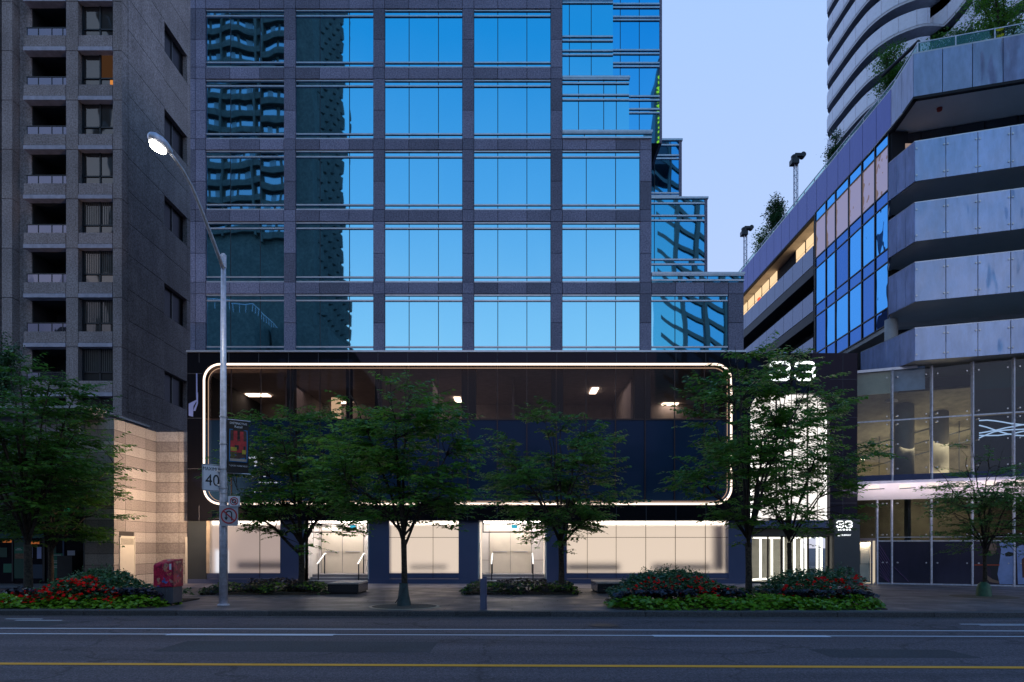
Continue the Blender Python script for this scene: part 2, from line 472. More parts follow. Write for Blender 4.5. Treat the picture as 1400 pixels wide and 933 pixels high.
# granite cladding: panels with open joints over a dark backing
g = MB(); J = .022
piers = [(260,281),(388,404),(510,526),(632,648),(753,769),(875,891),(996,1017)]
rows = [(-85,-4),(12,92),(108,190),(205,287),(303,386),(402,481)]      # window openings
spans = [(-98,-85),(-4,12),(92,108),(190,205),(287,303),(386,402)]
def gp(px0, px1, py0, py1, y0=YT, d=.3):
    g.box(PX(px0,y0)+J/2, PX(px1,y0)-J/2, y0, y0+d, PZ(py1,y0)+J/2, PZ(py0,y0)-J/2)
def pier_top(i): return {5:190, 6:386}.get(i, -98)
for i,(a,b) in enumerate(piers):
    for (s0,s1) in spans:
        if s0 >= pier_top(i) :
            if i == 0: gp(a,267,s0,s1); gp(267,b,s0,s1)
            else: gp(a,b,s0,s1)
    for (r0,r1) in rows:
        if r0 >= pier_top(i):
            mid = (r0+r1)/2+(2 if r0<400 else 0)
            if i == 0:
                gp(a,267,r0,mid); gp(267,b,r0,mid); gp(a,267,mid,r1); gp(267,b,mid,r1)
            else: gp(a,b,r0,mid); gp(a,b,mid,r1)
bays = [(281,388),(404,510),(526,632),(648,753),(769,875),(891,996)]
def bay_top(i): return {4:190, 5:386}.get(i, -98)
for i,(a,b) in enumerate(bays):
    c1, c2 = a+(b-a)*.31, a+(b-a)*.69
    for (s0,s1) in spans:
        if s0 >= bay_top(i):
            gp(a,c1,s0,s1); gp(c1,c2,s0,s1); gp(c2,b,s0,s1)
g.build('granite_cladding', M['granite'], tower)
core = MB()
core.box(X(260)+.02, X(769), YT+.16, YT+20, Z(480), ztop)
core.box(X(769), X(890), YT+.16, YT+20, Z(480), Z(191))
core.box(X(890), X(1016), YT+.16, YT+20, Z(480), Z(388))
core.build('core_walls', M['joint'], tower)
def window(x0, x1, z0, z1, Y, vs, hs, gm, barw=.065):
    """glass panes split at vs (x) and hs (z); bright horizontal bars, dark verticals"""
    gl = MB()
    xs = [x0]+list(vs)+[x1]
    hz = sorted(hs)
    zs = [z0]+hz+[z1]
    for i in range(len(xs)-1):
        for j in range(len(zs)-1):
            gl.quad((xs[i],Y,zs[j]),(xs[i+1],Y,zs[j]),(xs[i+1],Y,zs[j+1]),(xs[i],Y,zs[j+1]))
    w = gl.build('window', gm, tower)
    br = MB()
    for h in hs: br.box(x0, x1, Y-.06, Y+.02, h-barw/2, h+barw/2)
    br.build('glazing_bar', M['bar'], w)
    mu = MB()
    for v_ in vs: mu.box(v_-.016, v_+.016, Y-.012, Y+.01, z0, z1)
    if vs: mu.build('mullion', M['mull'], w)
    return w
GY = YT+.11
for ri,(r0,r1) in enumerate(rows):
    for bi,(a,b) in enumerate(bays):
        if r0 < bay_top(bi): continue
        c1, c2 = a+(b-a)*.31, a+(b-a)*.69
        hs = [Z(r0+1.2), Z(r0+8.6)]
        hs += [Z(474)] if r1 == 481 else [Z(r1-7.6), Z(r1-1.2)]
        window(X(a)+.01, X(b)-.01, Z(r1), Z(r0), GY, [X(c1),X(c2)], hs, M['glass_blue'])
# stepped curtain wall on the right
sb = MB()
def setback(px0, px1, py0, py1, Y, vs, hs, mat, depth=14, edge=None, left=None):
    x0, x1 = PX(px0,Y), PX(px1,Y)
    sb.box(x0, x1, Y+.05, Y+depth, PZ(py1,Y), PZ(py0,Y)-.01)
    window(x0, x1-(.0), PZ(py1,Y), PZ(py0,Y), Y, [PX(v_,Y) for v_ in vs], [PZ(h,Y) for h in hs], mat, .075)
    if edge:
        e_ = MB(); e_.box(x1, PX(edge,Y), Y-.03, Y+depth, PZ(py1,Y), PZ(py0,Y)); e_.build('corner_pier', M['granite'], tower)
    r_ = MB(); ex = PX(edge,Y) if edge else x1
    r_.box(x0, ex+.04, Y-.08, Y+depth, PZ(py0,Y), PZ(py0,Y)+.10); r_.build('parapet_cap', M['bar'], tower)
setback(769, 891, 182, 190, YT, [799,842], [182.6,188.9], M['glass_blue'], 3)
setback(769, 860, 108, 182, YT+.5, [791,825.4,842.6], [109,114.7,130.8,137.3], M['glass_blue'], 4)
setback(769, 838, -98, 112, YT+1.2, [778.4,808.3], [-28,-20,-6,1,4.7,51,56.6,70.3,76], M['glass_blue'], 5)
setback(820, 901.5, -98, 196, YT+2.2, [848,874], [-55,-50,-37,-32,6.4,11.2,24,28.3,69.5,74.4,87,91.8,132.5,137.7,150,155], M['glass_deep'], 14, edge=905)
setback(885, 928, 193, 280, 36.0, [895,917], [199,213,217.5,264.7,268.5], M['glass_deep'], 12, edge=932)
setback(885, 963, 272.5, 390, 33.8, [894.6], [278.6,295.5,302,355.5,362], M['glass_blue'], 14, edge=967)
setback(891, 1017, 375.8, 386, YT, [927,967], [376.6,383.7], M['glass_blue'], 3)
sb.build('setback_walls', M['joint'], tower)

# ================================================================ BLACK PODIUM
YB = 30.9
def xb(p): return PX(p, YB)
def zb(p): return PZ(p, YB)
def frame_hole(m, ox0, ox1, oz0, oz1, hx0, hx1, hz0, hz1, r, y0, y1, n=10):
    m.box(ox0, ox1, y0, y1, hz1, oz1); m.box(ox0, ox1, y0, y1, oz0, hz0)
    m.box(ox0, hx0, y0, y1, hz0, hz1); m.box(hx1, ox1, y0, y1, hz0, hz1)
    for cx_, cz_, sx_, sz_ in ((hx0+r,hz0+r,-1,-1),(hx1-r,hz0+r,1,-1),(hx1-r,hz1-r,1,1),(hx0+r,hz1-r,-1,1)):
        poly = [(cx_+sx_*r, cz_+sz_*r)]
        arc = [(cx_+sx_*r*math.cos(q), cz_+sz_*r*math.sin(q)) for q in [math.pi/2*i/n for i in range(n+1)]]
        poly += arc
        if sx_*sz_ < 0: poly = poly[::-1]
        m.plate(poly, y0, y1)
def rr_path(x0, x1, z0, z1, r, y, n=8):
    pts = []
    for cx_, cz_, a0 in ((x1-r,z1-r,0),(x0+r,z1-r,90),(x0+r,z0+r,180),(x1-r,z0+r,270)):
        for i in range(n+1):
            q = R(a0+90*i/n); pts.append((cx_+r*math.cos(q), y, cz_+r*math.sin(q)))
    return pts+[pts[0]]
pod = thing('podium_block', 'black glass podium with a glowing rounded rectangle outline along the pavement', 'podium', (X(640), YT+3, SW))
hx0, hx1, hz0, hz1, hr = xb(277), xb(1001.5), zb(690.5), zb(496.5), .78
YI_ = YB+.30
m = MB(); frame_hole(m, xb(256), xb(1020), zb(712), zb(482), hx0, hx1, hz0, hz1, hr, YB, YB+.30)
m.build('front_frame', M['black_glass'], pod)
m = MB()
for k in range(-9, 10):
    px = 639+40.75*k
    if 258 < px < 1018:
        m.box(xb(px)-.008, xb(px)+.008, YB-.006, YB+.004, zb(496), zb(482)); m.box(xb(px)-.008, xb(px)+.008, YB-.006, YB+.004, zb(712), zb(691))
for py in (511, 572, 641): m.box(xb(256), xb(276), YB-.006, YB+.004, zb(py)-.008, zb(py)+.008)
M['jointgrey'] = plain('panel_joint', (.10,.10,.12), .5)
m.build('panel_joint', M['jointgrey'], pod)
m = MB(); m.box(xb(256)-.02, xb(1020), YB-.07, YT+.02, zb(482), zb(479.6)); m.build('roof_edge', M['bar'], pod)
m = MB(); m.tube(rr_path(hx0+.05, hx1-.05, hz0+.05, hz1-.05, hr-.05, YB+.03), .048, 8, False); m.build('light_strip', M['led'], pod)
m = MB(); m.tube(rr_path(hx0+.19, hx1-.19, hz0+.17, hz1-.19, hr-.17, YB+.16), .014, 6, False); m.build('light_strip', M['led2'], pod)
m = MB(); m.tube([(hx0+.6,YI_-.05,hz0+.035),(hx1-.6,YI_-.05,hz0+.035)], .02, 6); m.build('added_spill_strip', glow('added_spill_glow',(1,.85,.66),9), pod)  # added glowing tube that throws spill light onto the panel foot
# inner glazing
YI = YB+.30
iz = zb(572); m = MB()
xs = [xb(p) for p in [256]+[639+40.75*k for k in range(-9,10) if 277 < 639+40.75*k < 1003]+[1019]]
for i in range(len(xs)-1): m.quad((xs[i],YI,zb(711)),(xs[i+1],YI,zb(711)),(xs[i+1],YI,iz),(xs[i],YI,iz))
m.build('lower_panel', M['navy_glass'], pod)
m = MB()
for i in range(len(xs)-1): m.quad((xs[i],YI,iz),(xs[i+1],YI,iz),(xs[i+1],YI,zb(484)),(xs[i],YI,zb(484)))
m.build('upper_window', M['dim_glass'], pod)
m = MB()
for x_ in xs[1:-1]: m.box(x_-.02, x_+.02, YI-.05, YI-.004, hz0, hz1)
m.box(xs[0], xs[-1], YI-.04, YI-.004, iz-.03, iz+.03)
M['bronze'] = plain('bronze_mullion', (.055,.035,.035), .35, .6)
m.build('mullion', M['bronze'], pod)
# office room behind the upper windows
ry0, ry1, rz0, rz1 = YI+.06, YI+8.5, zb(590), zb(498)
m = MB(); m.quad((xs[0],ry1,rz0),(xs[-1],ry1,rz0),(xs[-1],ry1,rz1),(xs[0],ry1,rz1))
for p in (395, 590, 700, 860):
    m.box(xb(p)*1.1, xb(p)*1.1+.12, YI+2.2, ry1, rz0, rz1)
m.quad((xs[0],ry0,rz0),(xs[-1],ry0,rz0),(xs[-1],ry1,rz0),(xs[0],ry1,rz0))
m.build('office_wall', M['room_wall'], pod)
m = MB(); m.quad((xs[0],ry0,rz1),(xs[0],ry1,rz1),(xs[-1],ry1,rz1),(xs[-1],ry0,rz1)); m.build('office_ceiling', M['ceiling'], pod)
m = MB()
for (a,b) in ((388,397),(510,518),(630,650),(755,771),(870,892),(996,1003),(470,476)): m.box(xb(a), xb(b), YI+.12, YI+.6, rz0, rz1)
each(m, 'office_column', M['apt_dark'], pod)
def troff(px, py, w, d, mt=M['ceil_glow']):      # ceiling light seen at a pixel : on the ceiling plane
    Yc = F*(rz1-.05-EYE)/(HY-py); xc = PX(px, Yc)
    m = MB(); m.box(xc-w/2, xc+w/2, Yc-d/2, Yc+d/2, rz1-.06, rz1-.02); m.build('ceiling_light', mt, pod)
troff(353, 541, 1.2, .6); troff(812, 535, .35, 1.3); troff(916, 553, .9, .5); troff(626, 547, .35, 1.2); troff(470, 551, .9, .4); troff(296,548,.4,.4); troff(560,556,.3,.4)
m = MB()
for p in (690, 735, 780, 835, 950): m.box(xb(p)*1.12, xb(p)*1.12+1.5, YI+3.5, YI+4.2, rz0, rz0+1.15+.1*math.sin(p))
each(m, 'desk', M['apt_dark'], pod)
m = MB(); m.box(xb(455)*1.1, xb(468)*1.1, YI+2.5, YI+2.6, iz+.25, rz1-.9); m.build('lit_panel', glow('warm_panel',(1,.72,.45),.9), pod)
for xx in (-10,-3,4): AREAQ.append((('office_light'), (xx, YI+3.5, rz1-.15), (xx, YI+3.5, rz0), 3.5, 2.5, 15, (1,.82,.78), pod))
# roof & body behind
m = MB(); m.box(xb(256)+.01, xb(1020), YI+9, YT+18, 3.1, zb(483)); m.box(xb(256)+.01, xb(256)+.15, YI, YI+9, 3.1, zb(483)); m.box(xb(256)+.01, xb(1020), YI+.02, YI+9, zb(497), zb(483))
m.box(xb(256)+.01, xb(1020), YI+.05, YI+9, 3.0, rz0-.05)
m.build('body', M['joint'], pod)
# white outline emblem on the left margin
M['pale_blue'] = plain('pale_blue_vinyl', (.30,.36,.72), .5, var=.05)
m = MB(); em = lambda pts: m.plate([(xb(250+a/10.37), zb(490+b/10.37)) for a,b in pts], YB-.012, YB-.002)
em([(188,215),(206,215),(208,490),(190,490)][::-1]); em([(188,486),(215,486),(215,640),(195,640)][::-1]); em([(195,590),(84,645),(84,815),(145,830),(150,680),(190,615)][::-1]); em([(195,630),(150,745),(178,748),(215,640)][::-1])
m.build('wall_emblem', M['pale_blue'], pod)
# panel emblem half hidden by the tree
m = MB(); em = lambda pts: m.plate([(xb(320+a/9.33), zb(600+b/9.33)) for a,b in pts], YI-.06, YI-.03)
em([(130,222),(230,222),(230,262),(130,250)][::-1]); em([(225,165),(270,190),(262,300),(228,300)][::-1]); em([(230,300),(275,290),(270,330),(235,345)][::-1])
for a,b in ((330,150),(440,230),(335,270),(440,300),(540,290),(390,330)): em([(a,b),(a+45,b),(a+45,b+14),(a,b+14)][::-1])
for k in range(7): em([(290+k*36,545+(k%2)*6),(314+k*36,545+(k%2)*6),(314+k*36,558+(k%3)*10),(290+k*36,560)][::-1])
for k in range(5): em([(190+k*40,470+(k%2)*200),(214+k*40,470+(k%2)*200),(214+k*40,478+(k%2)*200),(190+k*40,478+(k%2)*200)][::-1])
m.build('wall_emblem', glow('pale_lit_lettering',(.75,.80,1.0),.75), pod)

# ---- ground floor
YG = 31.15
def xg(p): return PX(p, YG)
def zg(p): return PZ(p, YG)
GT = zg(712)
m = MB()
for (a,b) in ((383,417),(503,532),(627,655),(746,775),(996,1028)):
    m.box(xg(a), xg(b), YG, YG+.5, SW, GT)
each(m, 'pilaster', M['slate_panel'], pod)
m = MB(); m.box(xg(257), xg(282.5), YG-.03, YG+.5, SW, GT); m.build('pilaster', M['slate_green'], pod)
m = MB()
for (a,b) in ((282.5,383),(532,627),(775,996)): m.box(xg(a)+.004, xg(b)-.004, YG+.02, YG+.4, SW+.22, zg(784))
each(m, 'window_sill_panel', M['slate_panel'], pod)
m = MB()
for (a,b) in ((257,417),(503,655),(746,1028)): m.box(xg(a), xg(b), YG-.05, YG+.6, SW-.02, SW+.20)
each(m, 'plinth', M['slate_panel'], pod)
m = MB(); m.box(xg(282.5), xg(286.5), YG-.03, YG+.3, zg(784), GT); m.build('jamb', plain('cream_jamb',(.5,.4,.3),.5), pod)
# frosted windows: rough clear pane in front of a lit room
m_, nt_, b_ = new_mat('frosted_glass')
nt_.nodes.remove(b_)
rf = N(nt_,'ShaderNodeBsdfRefraction'); rf.inputs['Roughness'].default_value = .9; rf.inputs['IOR'].default_value = 1.25; rf.inputs['Color'].default_value = (.95,.93,.92,1)
df = N(nt_,'ShaderNodeBsdfDiffuse'); df.inputs[0].default_value = (.6,.6,.62,1)
mx_ = N(nt_,'ShaderNodeMixShader'); mx_.inputs[0].default_value = .18
nt_.links.new(rf.outputs[0], mx_.inputs[1]); nt_.links.new(df.outputs[0], mx_.inputs[2]); nt_.links.new(mx_.outputs[0], nt_.nodes['Material Output'].inputs[0])
M['frost'] = m_
M['soffit_dk'] = plain('dark_soffit', (.05,.045,.04), .7)
M['strip_glow'] = glow('room_strip_glow',(1,.86,.72),7)
def lit_room(a, b, sp, glowm, items, depth=1.5):
    pane = MB(); ps = [a]+sp+[b]
    for i in range(len(ps)-1): pane.quad((xg(ps[i]),YG+.06,zg(784)),(xg(ps[i+1]),YG+.06,zg(784)),(xg(ps[i+1]),YG+.06,GT),(xg(ps[i]),YG+.06,GT))
    w = pane.build('frosted_window', M['frost'], pod)
    mu = MB()
    for p in sp: mu.box(xg(p)-.008, xg(p)+.008, YG+.0, YG+.055, SW+.22, GT)
    if a > 500: mu.box(xg(a), xg(b), YG+.05, YG+.055, zg(735.3), zg(734.7))
    mu.build('window_frame', M['bronze'], w)
    bk = MB(); bk.quad((xg(a)-1,YG+depth,SW),(xg(b)+1,YG+depth,SW),(xg(b)+1,YG+depth,GT+.4),(xg(a)-1,YG+depth,GT+.4))
    bk.build('lit_back_wall', glowm, w)
    sd = MB(); sd.quad((xg(a)-.6,YG+.1,SW+.2),(xg(a)-.6,YG+depth,SW+.2),(xg(a)-.6,YG+depth,GT),(xg(a)-.6,YG+.1,GT)); sd.quad((xg(b)+.6,YG+.1,SW+.2),(xg(b)+.6,YG+depth,SW+.2),(xg(b)+.6,YG+depth,GT),(xg(b)+.6,YG+.1,GT))
    sd.quad((xg(a)-.6,YG+.1,GT+.01),(xg(b)+.6,YG+.1,GT+.01),(xg(b)+.6,YG+depth,GT+.01),(xg(a)-.6,YG+depth,GT+.01))
    sd.build('room_side', M['white_wall'], w)
    st = MB(); st.box(xg(a)-.3, xg(b)+.3, YG+.5, YG+.62, GT-.12, GT-.04); st.build('added_ceiling_strip', M['strip_glow'], w)  # added glowing strip, brightens the top of the pane from behind
    if items:
        it = MB()
        for (p,q,y0,y1) in items: it.box(xg(p), xg(q), YG+1.1, YG+1.3, zg(y1), zg(y0))
        it.build('shelf', plain('shelf_grey',(.16,.13,.17),.7), w)
lit_room(286.5, 383, [310,355], glow('room_glow_dim',(.80,.62,.55),.66), [(312,386,769,779)])
tb = MB(); tb.quad((xg(288),YG+.55,zg(784)),(xg(306),YG+.55,zg(784)),(xg(306),YG+.55,zg(752)),(xg(288),YG+.55,zg(752)))
lit_room(532, 627, [552,592], glow('room_glow_warm',(1.0,.82,.66),.98), [(556,608,774,779)])
lit_room(775, 996, [803,842.5,883,923.5,964.5], glow('room_glow_warm2',(1.0,.82,.65),1.0), [(776,852,772,781),(898,980,772,781),(985,999,716,782)])
o = tb.build('lit_back_wall', glow('cool_panel',(.9,.92,1.0),1.1), pod)
# recessed entrances
def entrance(a, b, side):
    D = 2.3; yb = YG+D; zt = zg(783)+.0
    zt = PZ(783.5, yb)                       # landing level
    e = MB(); xa, xb_ = xg(a), xg(b)
    e.quad((xa,yb,zt),(xb_,yb,zt),(xb_,yb,GT+.02),(xa,yb,GT+.02))
    e.quad((xa,YG,SW),(xa,yb,SW),(xa,yb,GT+.02),(xa,YG,GT+.02)); e.quad((xb_,YG,SW),(xb_,yb,SW),(xb_,yb,GT+.02),(xb_,YG,GT+.02))
    ent = e.build('entrance_recess', M['white_wall'], pod)
    c = MB(); c.box(xa, xb_, YG, yb, GT+.0, GT+.1); c.build('entrance_ceiling', M['white_wall'], ent)
    s = MB(); n = 3
    for i in range(n):
        y0 = YG+.15+i*.30; s.box(xa+.12, xb_-.02, y0, yb, SW+(zt-SW)*i/n, SW+(zt-SW)*(i+1)/n)
    s.build('steps', M['steps'], ent)
    s = MB()
    for i in range(n): y0 = YG+.15+i*.30; s.box(xa+.12, xb_-.02, y0-.012, y0+.03, SW+(zt-SW)*(i+1)/n-.02, SW+(zt-SW)*(i+1)/n+.004)
    s.build('step_nosing', M['white_wall'], ent)
    # door leaves on the back wall
    dz = zt+2.05; d = MB(); xm = a+(b-a)*.60 if side else a+(b-a)*.47
    xm = PX(xm, yb); 
    d.box(xm-1.0, xm-.01, yb-.05, yb-.01, zt, dz); d.box(xm+.01, xm+1.0, yb-.05, yb-.01, zt, dz)
    dd = d.build('door', M['white_door'], ent)
    h = MB(); h.box(xm-.85, xm-.15, yb-.10, yb-.06, zt+1.02, zt+1.05); h.box(xm+.15, xm+.85, yb-.10, yb-.06, zt+1.02, zt+1.05); h.build('push_bar', M['bar'], dd)
    j = MB()
    for xx in (xm-1.04, xm+1.03): j.box(xx-.01, xx+.01, yb-.03, yb-.005, zt, GT)
    j.box(xm-1.04, xm+1.04, yb-.06, yb-.004, dz, dz+.02); j.box(xm-.008, xm+.008, yb-.07, yb-.01, zt, dz)
    j.box(xa, xm-1.04, yb-.03, yb-.005, zt+.62, zt+.635); j.box(xm+1.04, xb_, yb-.03, yb-.005, zt+.62, zt+.635)
    j.build('door_frame', plain('door_joint',(.30,.26,.24),.6), ent)
    t = MB(); x0, x1, z0, z1 = xg(a+4), xg(b-3.5), zg(727.5), GT
    yy = YG+.5
    t.box(x0, x1, yy, yy+.05, z0-.025, z0+.025); t.box(x0, x0+.05, yy, yy+.05, z0, z1); t.box(x1-.05, x1, yy, yy+.05, z0, z1)
    t.build('transom_frame', M['mull'], ent)
    cs = MB(); px = a+(b-a)*(.72 if side else .53); cs.box(xg(px-4), xg(px+4), yy+.02, yy+.06, zg(722), zg(717.5)); cs.build('cyan_sign', M['cyan'], ent)
    l = MB(); l.box(xa+.15, xb_-.15, YG+.75, YG+.95, GT-.03, GT-.005); l.box(xa+.15, xb_-.15, yb-.5, yb-.35, GT-.03, GT-.005); l.build('entrance_light', M['entry_glow'], ent)
    # edge trims
    t = MB(); t.box(xa-.05, xa, YG-.01, YG+.02, SW, GT); t.box(xb_, xb_+.05, YG-.01, YG+.02, SW, GT); t.build('edge_trim', M['white_wall'], ent)
    for px in ((a+(b-a)*.215, a+(b-a)*.855) if side else (a+(b-a)*.19, a+(b-a)*.81)):
        hx = PX(px, YG+.35); hr_ = MB()
        hr_.box(hx-.025, hx+.025, YG+.3, YG+.35, SW, SW+.95); hr_.box(hx-.025, hx+.025, yb-.95, yb-.9, zt-.05, zt+.95)
        hrail = hr_.build('handrail', M['mull'], ent)
        q = MB(); q.tube([(hx,YG+.15,SW+.90),(hx,YG+.32,SW+.96),(hx,yb-.9,zt+.96),(hx,yb-.7,zt+.96)], .024, 8); q.build('grip', M['grip'], hrail)
    return ent
M['steps'] = plain('step_stone', (.30,.28,.30), .6, var=.15, scale=20)
entrance(417, 503, True); entrance(655, 746, False)

# ---- sign block at the right end
sgn = thing('sign_tower', 'tall black glass entrance block with a backlit arch panel right of the podium', 'entrance block', (PX(1090,YB), YB+1, SW))
ax0, ax1, az0, az1 = xb(1026), xb(1134.5), zb(712), zb(538)
m = MB(); x0, x1 = xb(1020)+.012, xb(1172)
ar = .78
m.box(x0, x1, YB-.01, YB+.3, az1, zb(483)); m.box(x0, ax0, YB-.01, YB+.3, az0, az1); m.box(ax1, x1, YB-.01, YB+.3, zb(709.5), az1)
for cx_, sx_ in ((ax0+ar,-1),(ax1-ar,1)):
    cz_ = az1-ar; poly = [(cx_+sx_*ar, cz_+ar)]+[(cx_+sx_*ar*math.cos(q), cz_+ar*math.sin(q)) for q in [math.pi/2*i/10 for i in range(11)]]
    if sx_ < 0: poly = poly[::-1]
    m.plate(poly, YB-.01, YB+.3)
m.build('front_frame', M['black_glass'], sgn)
m = MB(); m.box(xb(1020)+.012, x1, YB+4.5, YB+14, 3, zb(484)); m.box(x1-.1, x1-.002, YB+.3, YB+4.5, 3, zb(484)); m.box(xb(1020)+.012, xb(1020)+.1, YB+.32, YB+4.5, 3, zb(484)); m.box(xb(1020)+.02, x1-.01, YB+.3, YB+5, zb(500), zb(484))
m.box(xb(1020)+.02, x1-.01, YB+.36, YB+5, 3.0, 3.2); m.build('body', M['joint'], sgn)
m = MB()
for z_ in (zb(519), zb(571), zb(688)): m.box(ax1, x1, YB-.016, YB-.008, z_-.007, z_+.007)
m.box(xb(1107)-.007, xb(1107)+.007, YB-.016, YB-.008, az1, zb(484)); m.box(xb(1152), xb(1152)+.012, YB-.016, YB-.008, zb(709), zb(484)); m.build('panel_joint', M['jointgrey'], sgn)
m = MB(); m.quad((ax0-.05,YB+.29,az0),(ax1+.05,YB+.29,az0),(ax1+.05,YB+.29,az1),(ax0-.05,YB+.29,az1)); m.build('backlit_arch', M['panel_glow'], sgn)
m = MB()
for p in (1064, 1107): m.box(xb(p)-.03, xb(p)+.03, YB+.2, YB+.28, az0, az1)
for p in (1085.5, 1121): m.box(xb(p)-.008, xb(p)+.008, YB+.24, YB+.28, az0, az1)
m.build('mullion', M['bronze'], sgn)
m = MB(); m.tube([(ax0+.1,YB+.2,az1-1.0),(ax0+.1,YB+.2,az0+.05)], .05, 8); m.tube([(ax1-.1,YB+.2,az1-1.0),(ax1-.1,YB+.2,az0+.05)], .05, 8); m.build('light_strip', glow('arch_edge',(1,.97,.93),2.5), sgn)
m = MB(); m.box(xb(1028), ax1+.02, YG-.1, YG+.3, zg(722), zg(711.5)); m.build('lintel', M['slate_panel'], sgn)
m = MB(); m.box(xb(1028), ax1+.02, YG+.1, YG+4, zg(733), zg(722)+.0); m.build('soffit', plain('brown_soffit',(.13,.11,.09),.7), sgn)
# pillar
M['pillar'] = plain('grey_green_pillar', (.075,.08,.085), .35, .2, var=.1, scale=1)
m = MB(); m.box(xg(1137), xg(1172), YB, YB+.9, SW, zb(709.7)); m.build('pillar', M['pillar'], sgn, bevel=.01)
m = MB(); m.box(xg(1028), xg(1137), YG-.02, YG+.1, SW-.01, SW+.08); m.build('threshold', M['joint'], sgn)
# glazed lobby
m = MB(); lz0, lz1 = SW+.08, zg(733)
m.quad((xg(1027),YG+3.0,SW),(xg(1137),YG+3.0,SW),(xg(1137),YG+3.0,lz1),(xg(1027),YG+3.0,lz1))
m.quad((xg(1027),YG,SW),(xg(1027),YG+3,SW),(xg(1027),YG+3,lz1),(xg(1027),YG,lz1))
lob = m.build('lobby_wall', plain('lobby_plaster',(.62,.60,.54),.6), sgn)
m = MB(); m.quad((xg(1027),YG+.1,SW+.02),(xg(1137),YG+.1,SW+.02),(xg(1137),YG+3,SW+.02),(xg(1027),YG+3,SW+.02)); m.build('lobby_floor', plain('lobby_floor',(.6,.57,.5),.4), sgn)
m = MB()
for i in range(6):
    px = 1030+i*15.5; yy = YG+.9+(i*.33 if i < 5 else 1.65); xx = PX(px+10, yy); m.box(xx-.045, xx+.045, yy, yy+.05, SW+.1, lz1-.04)
for px in (1096.5, 1123): xx = PX(px, YG+1.2); m.box(xx-.05, xx+.05, YG+1.2, YG+1.25, SW+.1, lz1-.04)
for a,b,y0,y1 in ((1028,1070,.5,2.4),(1080,1108,.9,.9),):
    m.tube([(PX(a,YG+y0),YG+y0,lz1-.06),(PX(b,YG+y1),YG+y1,lz1-.06)], .06, 6)
m.tube([(PX(1028,YG+.5),YG+.5,SW+.15),(PX(1068,YG+2.4),YG+2.4,SW+.15)], .05, 6)
each(m, 'lobby_light', glow('lobby_white',(1,.95,.84),2.4), sgn)
m = MB()
for p,w in ((1050.5,.05),(1069.5,.09),(1105.5,.06),(1133,.10)): m.box(xg(p)-w/2, xg(p)+w/2, YG+.02, YG+.12, SW+.08, lz1)
m.box(xg(1028), xg(1133), YG+.02, YG+.12, lz1-.05, lz1); each(m, 'door_frame', M['bronze'], sgn)
m = MB(); m.quad((xg(1028),YG+.07,lz0),(xg(1133),YG+.07,lz0),(xg(1133),YG+.07,lz1),(xg(1028),YG+.07,lz1))
m.build('glass', mirror_glass('clear_glass',(.7,.7,.7),warp=.01,fac=.05,see=(.93,.95,.93)), sgn)
# digits
def digit3(m, px0, px1, py0, py1, y, r, cr_):
    x0,x1,z0,z1 = PX(px0,y), PX(px1,y), PZ(py1,y), PZ(py0,y); zm = (z0+z1)/2; h = (z1-z0)
    def arc(cx_,cz_,a0,a1,n=5): return [(cx_+cr_*math.cos(R(a0+(a1-a0)*i/n)), y, cz_+cr_*math.sin(R(a0+(a1-a0)*i/n))) for i in range(n+1)]
    top = [(x0,y,z1-h*.30)]+arc(x0+cr_,z1-cr_,180,90)+arc(x1-cr_,z1-cr_,90,0)+arc(x1-cr_,zm+cr_,0,-90)+[(x0+(x1-x0)*.38,y,zm)]
    bot = [(x0,y,z0+h*.30)]+arc(x0+cr_,z0+cr_,180,270)+arc(x1-cr_,z0+cr_,-90,0)+arc(x1-cr_,zm-cr_,0,90)+[(x1-cr_*1.2,y,zm)]
    m.tube(top, r, 8); m.tube(bot, r, 8)
m = MB(); digit3(m, 1054, 1079, 496, 519, YB-.06, .062, .17); digit3(m, 1088, 1113, 496, 519, YB-.06, .062, .17); m.build('sign_digits', M['white_glow'], sgn)
m = MB(); digit3(m, 1144.5, 1153, 713.2, 721.2, YB-.04, .026, .06); digit3(m, 1156, 1164.5, 713.2, 721.2, YB-.04, .026, .06); m.build('sign_digits', M['white_glow'], sgn)
text_mesh('sign_lettering', 'B L O O R', PX(1154.5,YB-.03), YB-.03, PZ(724.6,YB), .105, M['white_glow'], sgn, ext=.01, sx=1.25)
text_mesh('sign_lettering', 'SUBWAY', PX(1157,YB-.03), YB-.03, PZ(732,YB), .10, glow('sign_white_soft',(.9,.95,1),1.4), sgn, ext=.01, sx=1.05)
m = MB(); m.plate([(PX(1145+a,YB), PZ(732+b,YB)) for a,b in ((0,1.2),(0,-.6),(1.8,-1.6),(3.6,-.6),(3.6,1.2))][::-1], YB-.035, YB-.02); m.build('sign_icon', bpy.data.materials['sign_white_soft'], sgn)
# dome on the roof
YD = 32.6
m = MB(); rd = 16.5*YD/F
m.lathe(PX(1070,YD), YD, [(rd*math.cos(q), zb(485)+rd*1.0*math.sin(q)) for q in [math.pi/2*i/8 for i in range(8)]], 28)
zd = PZ(479,YD)
o = m.build('satellite_dome', plain('white_plastic',(.6,.62,.68),.4), smooth=True); tag(o, 'small white rounded dome on the roof edge above the large digits of the black block', 'dome')
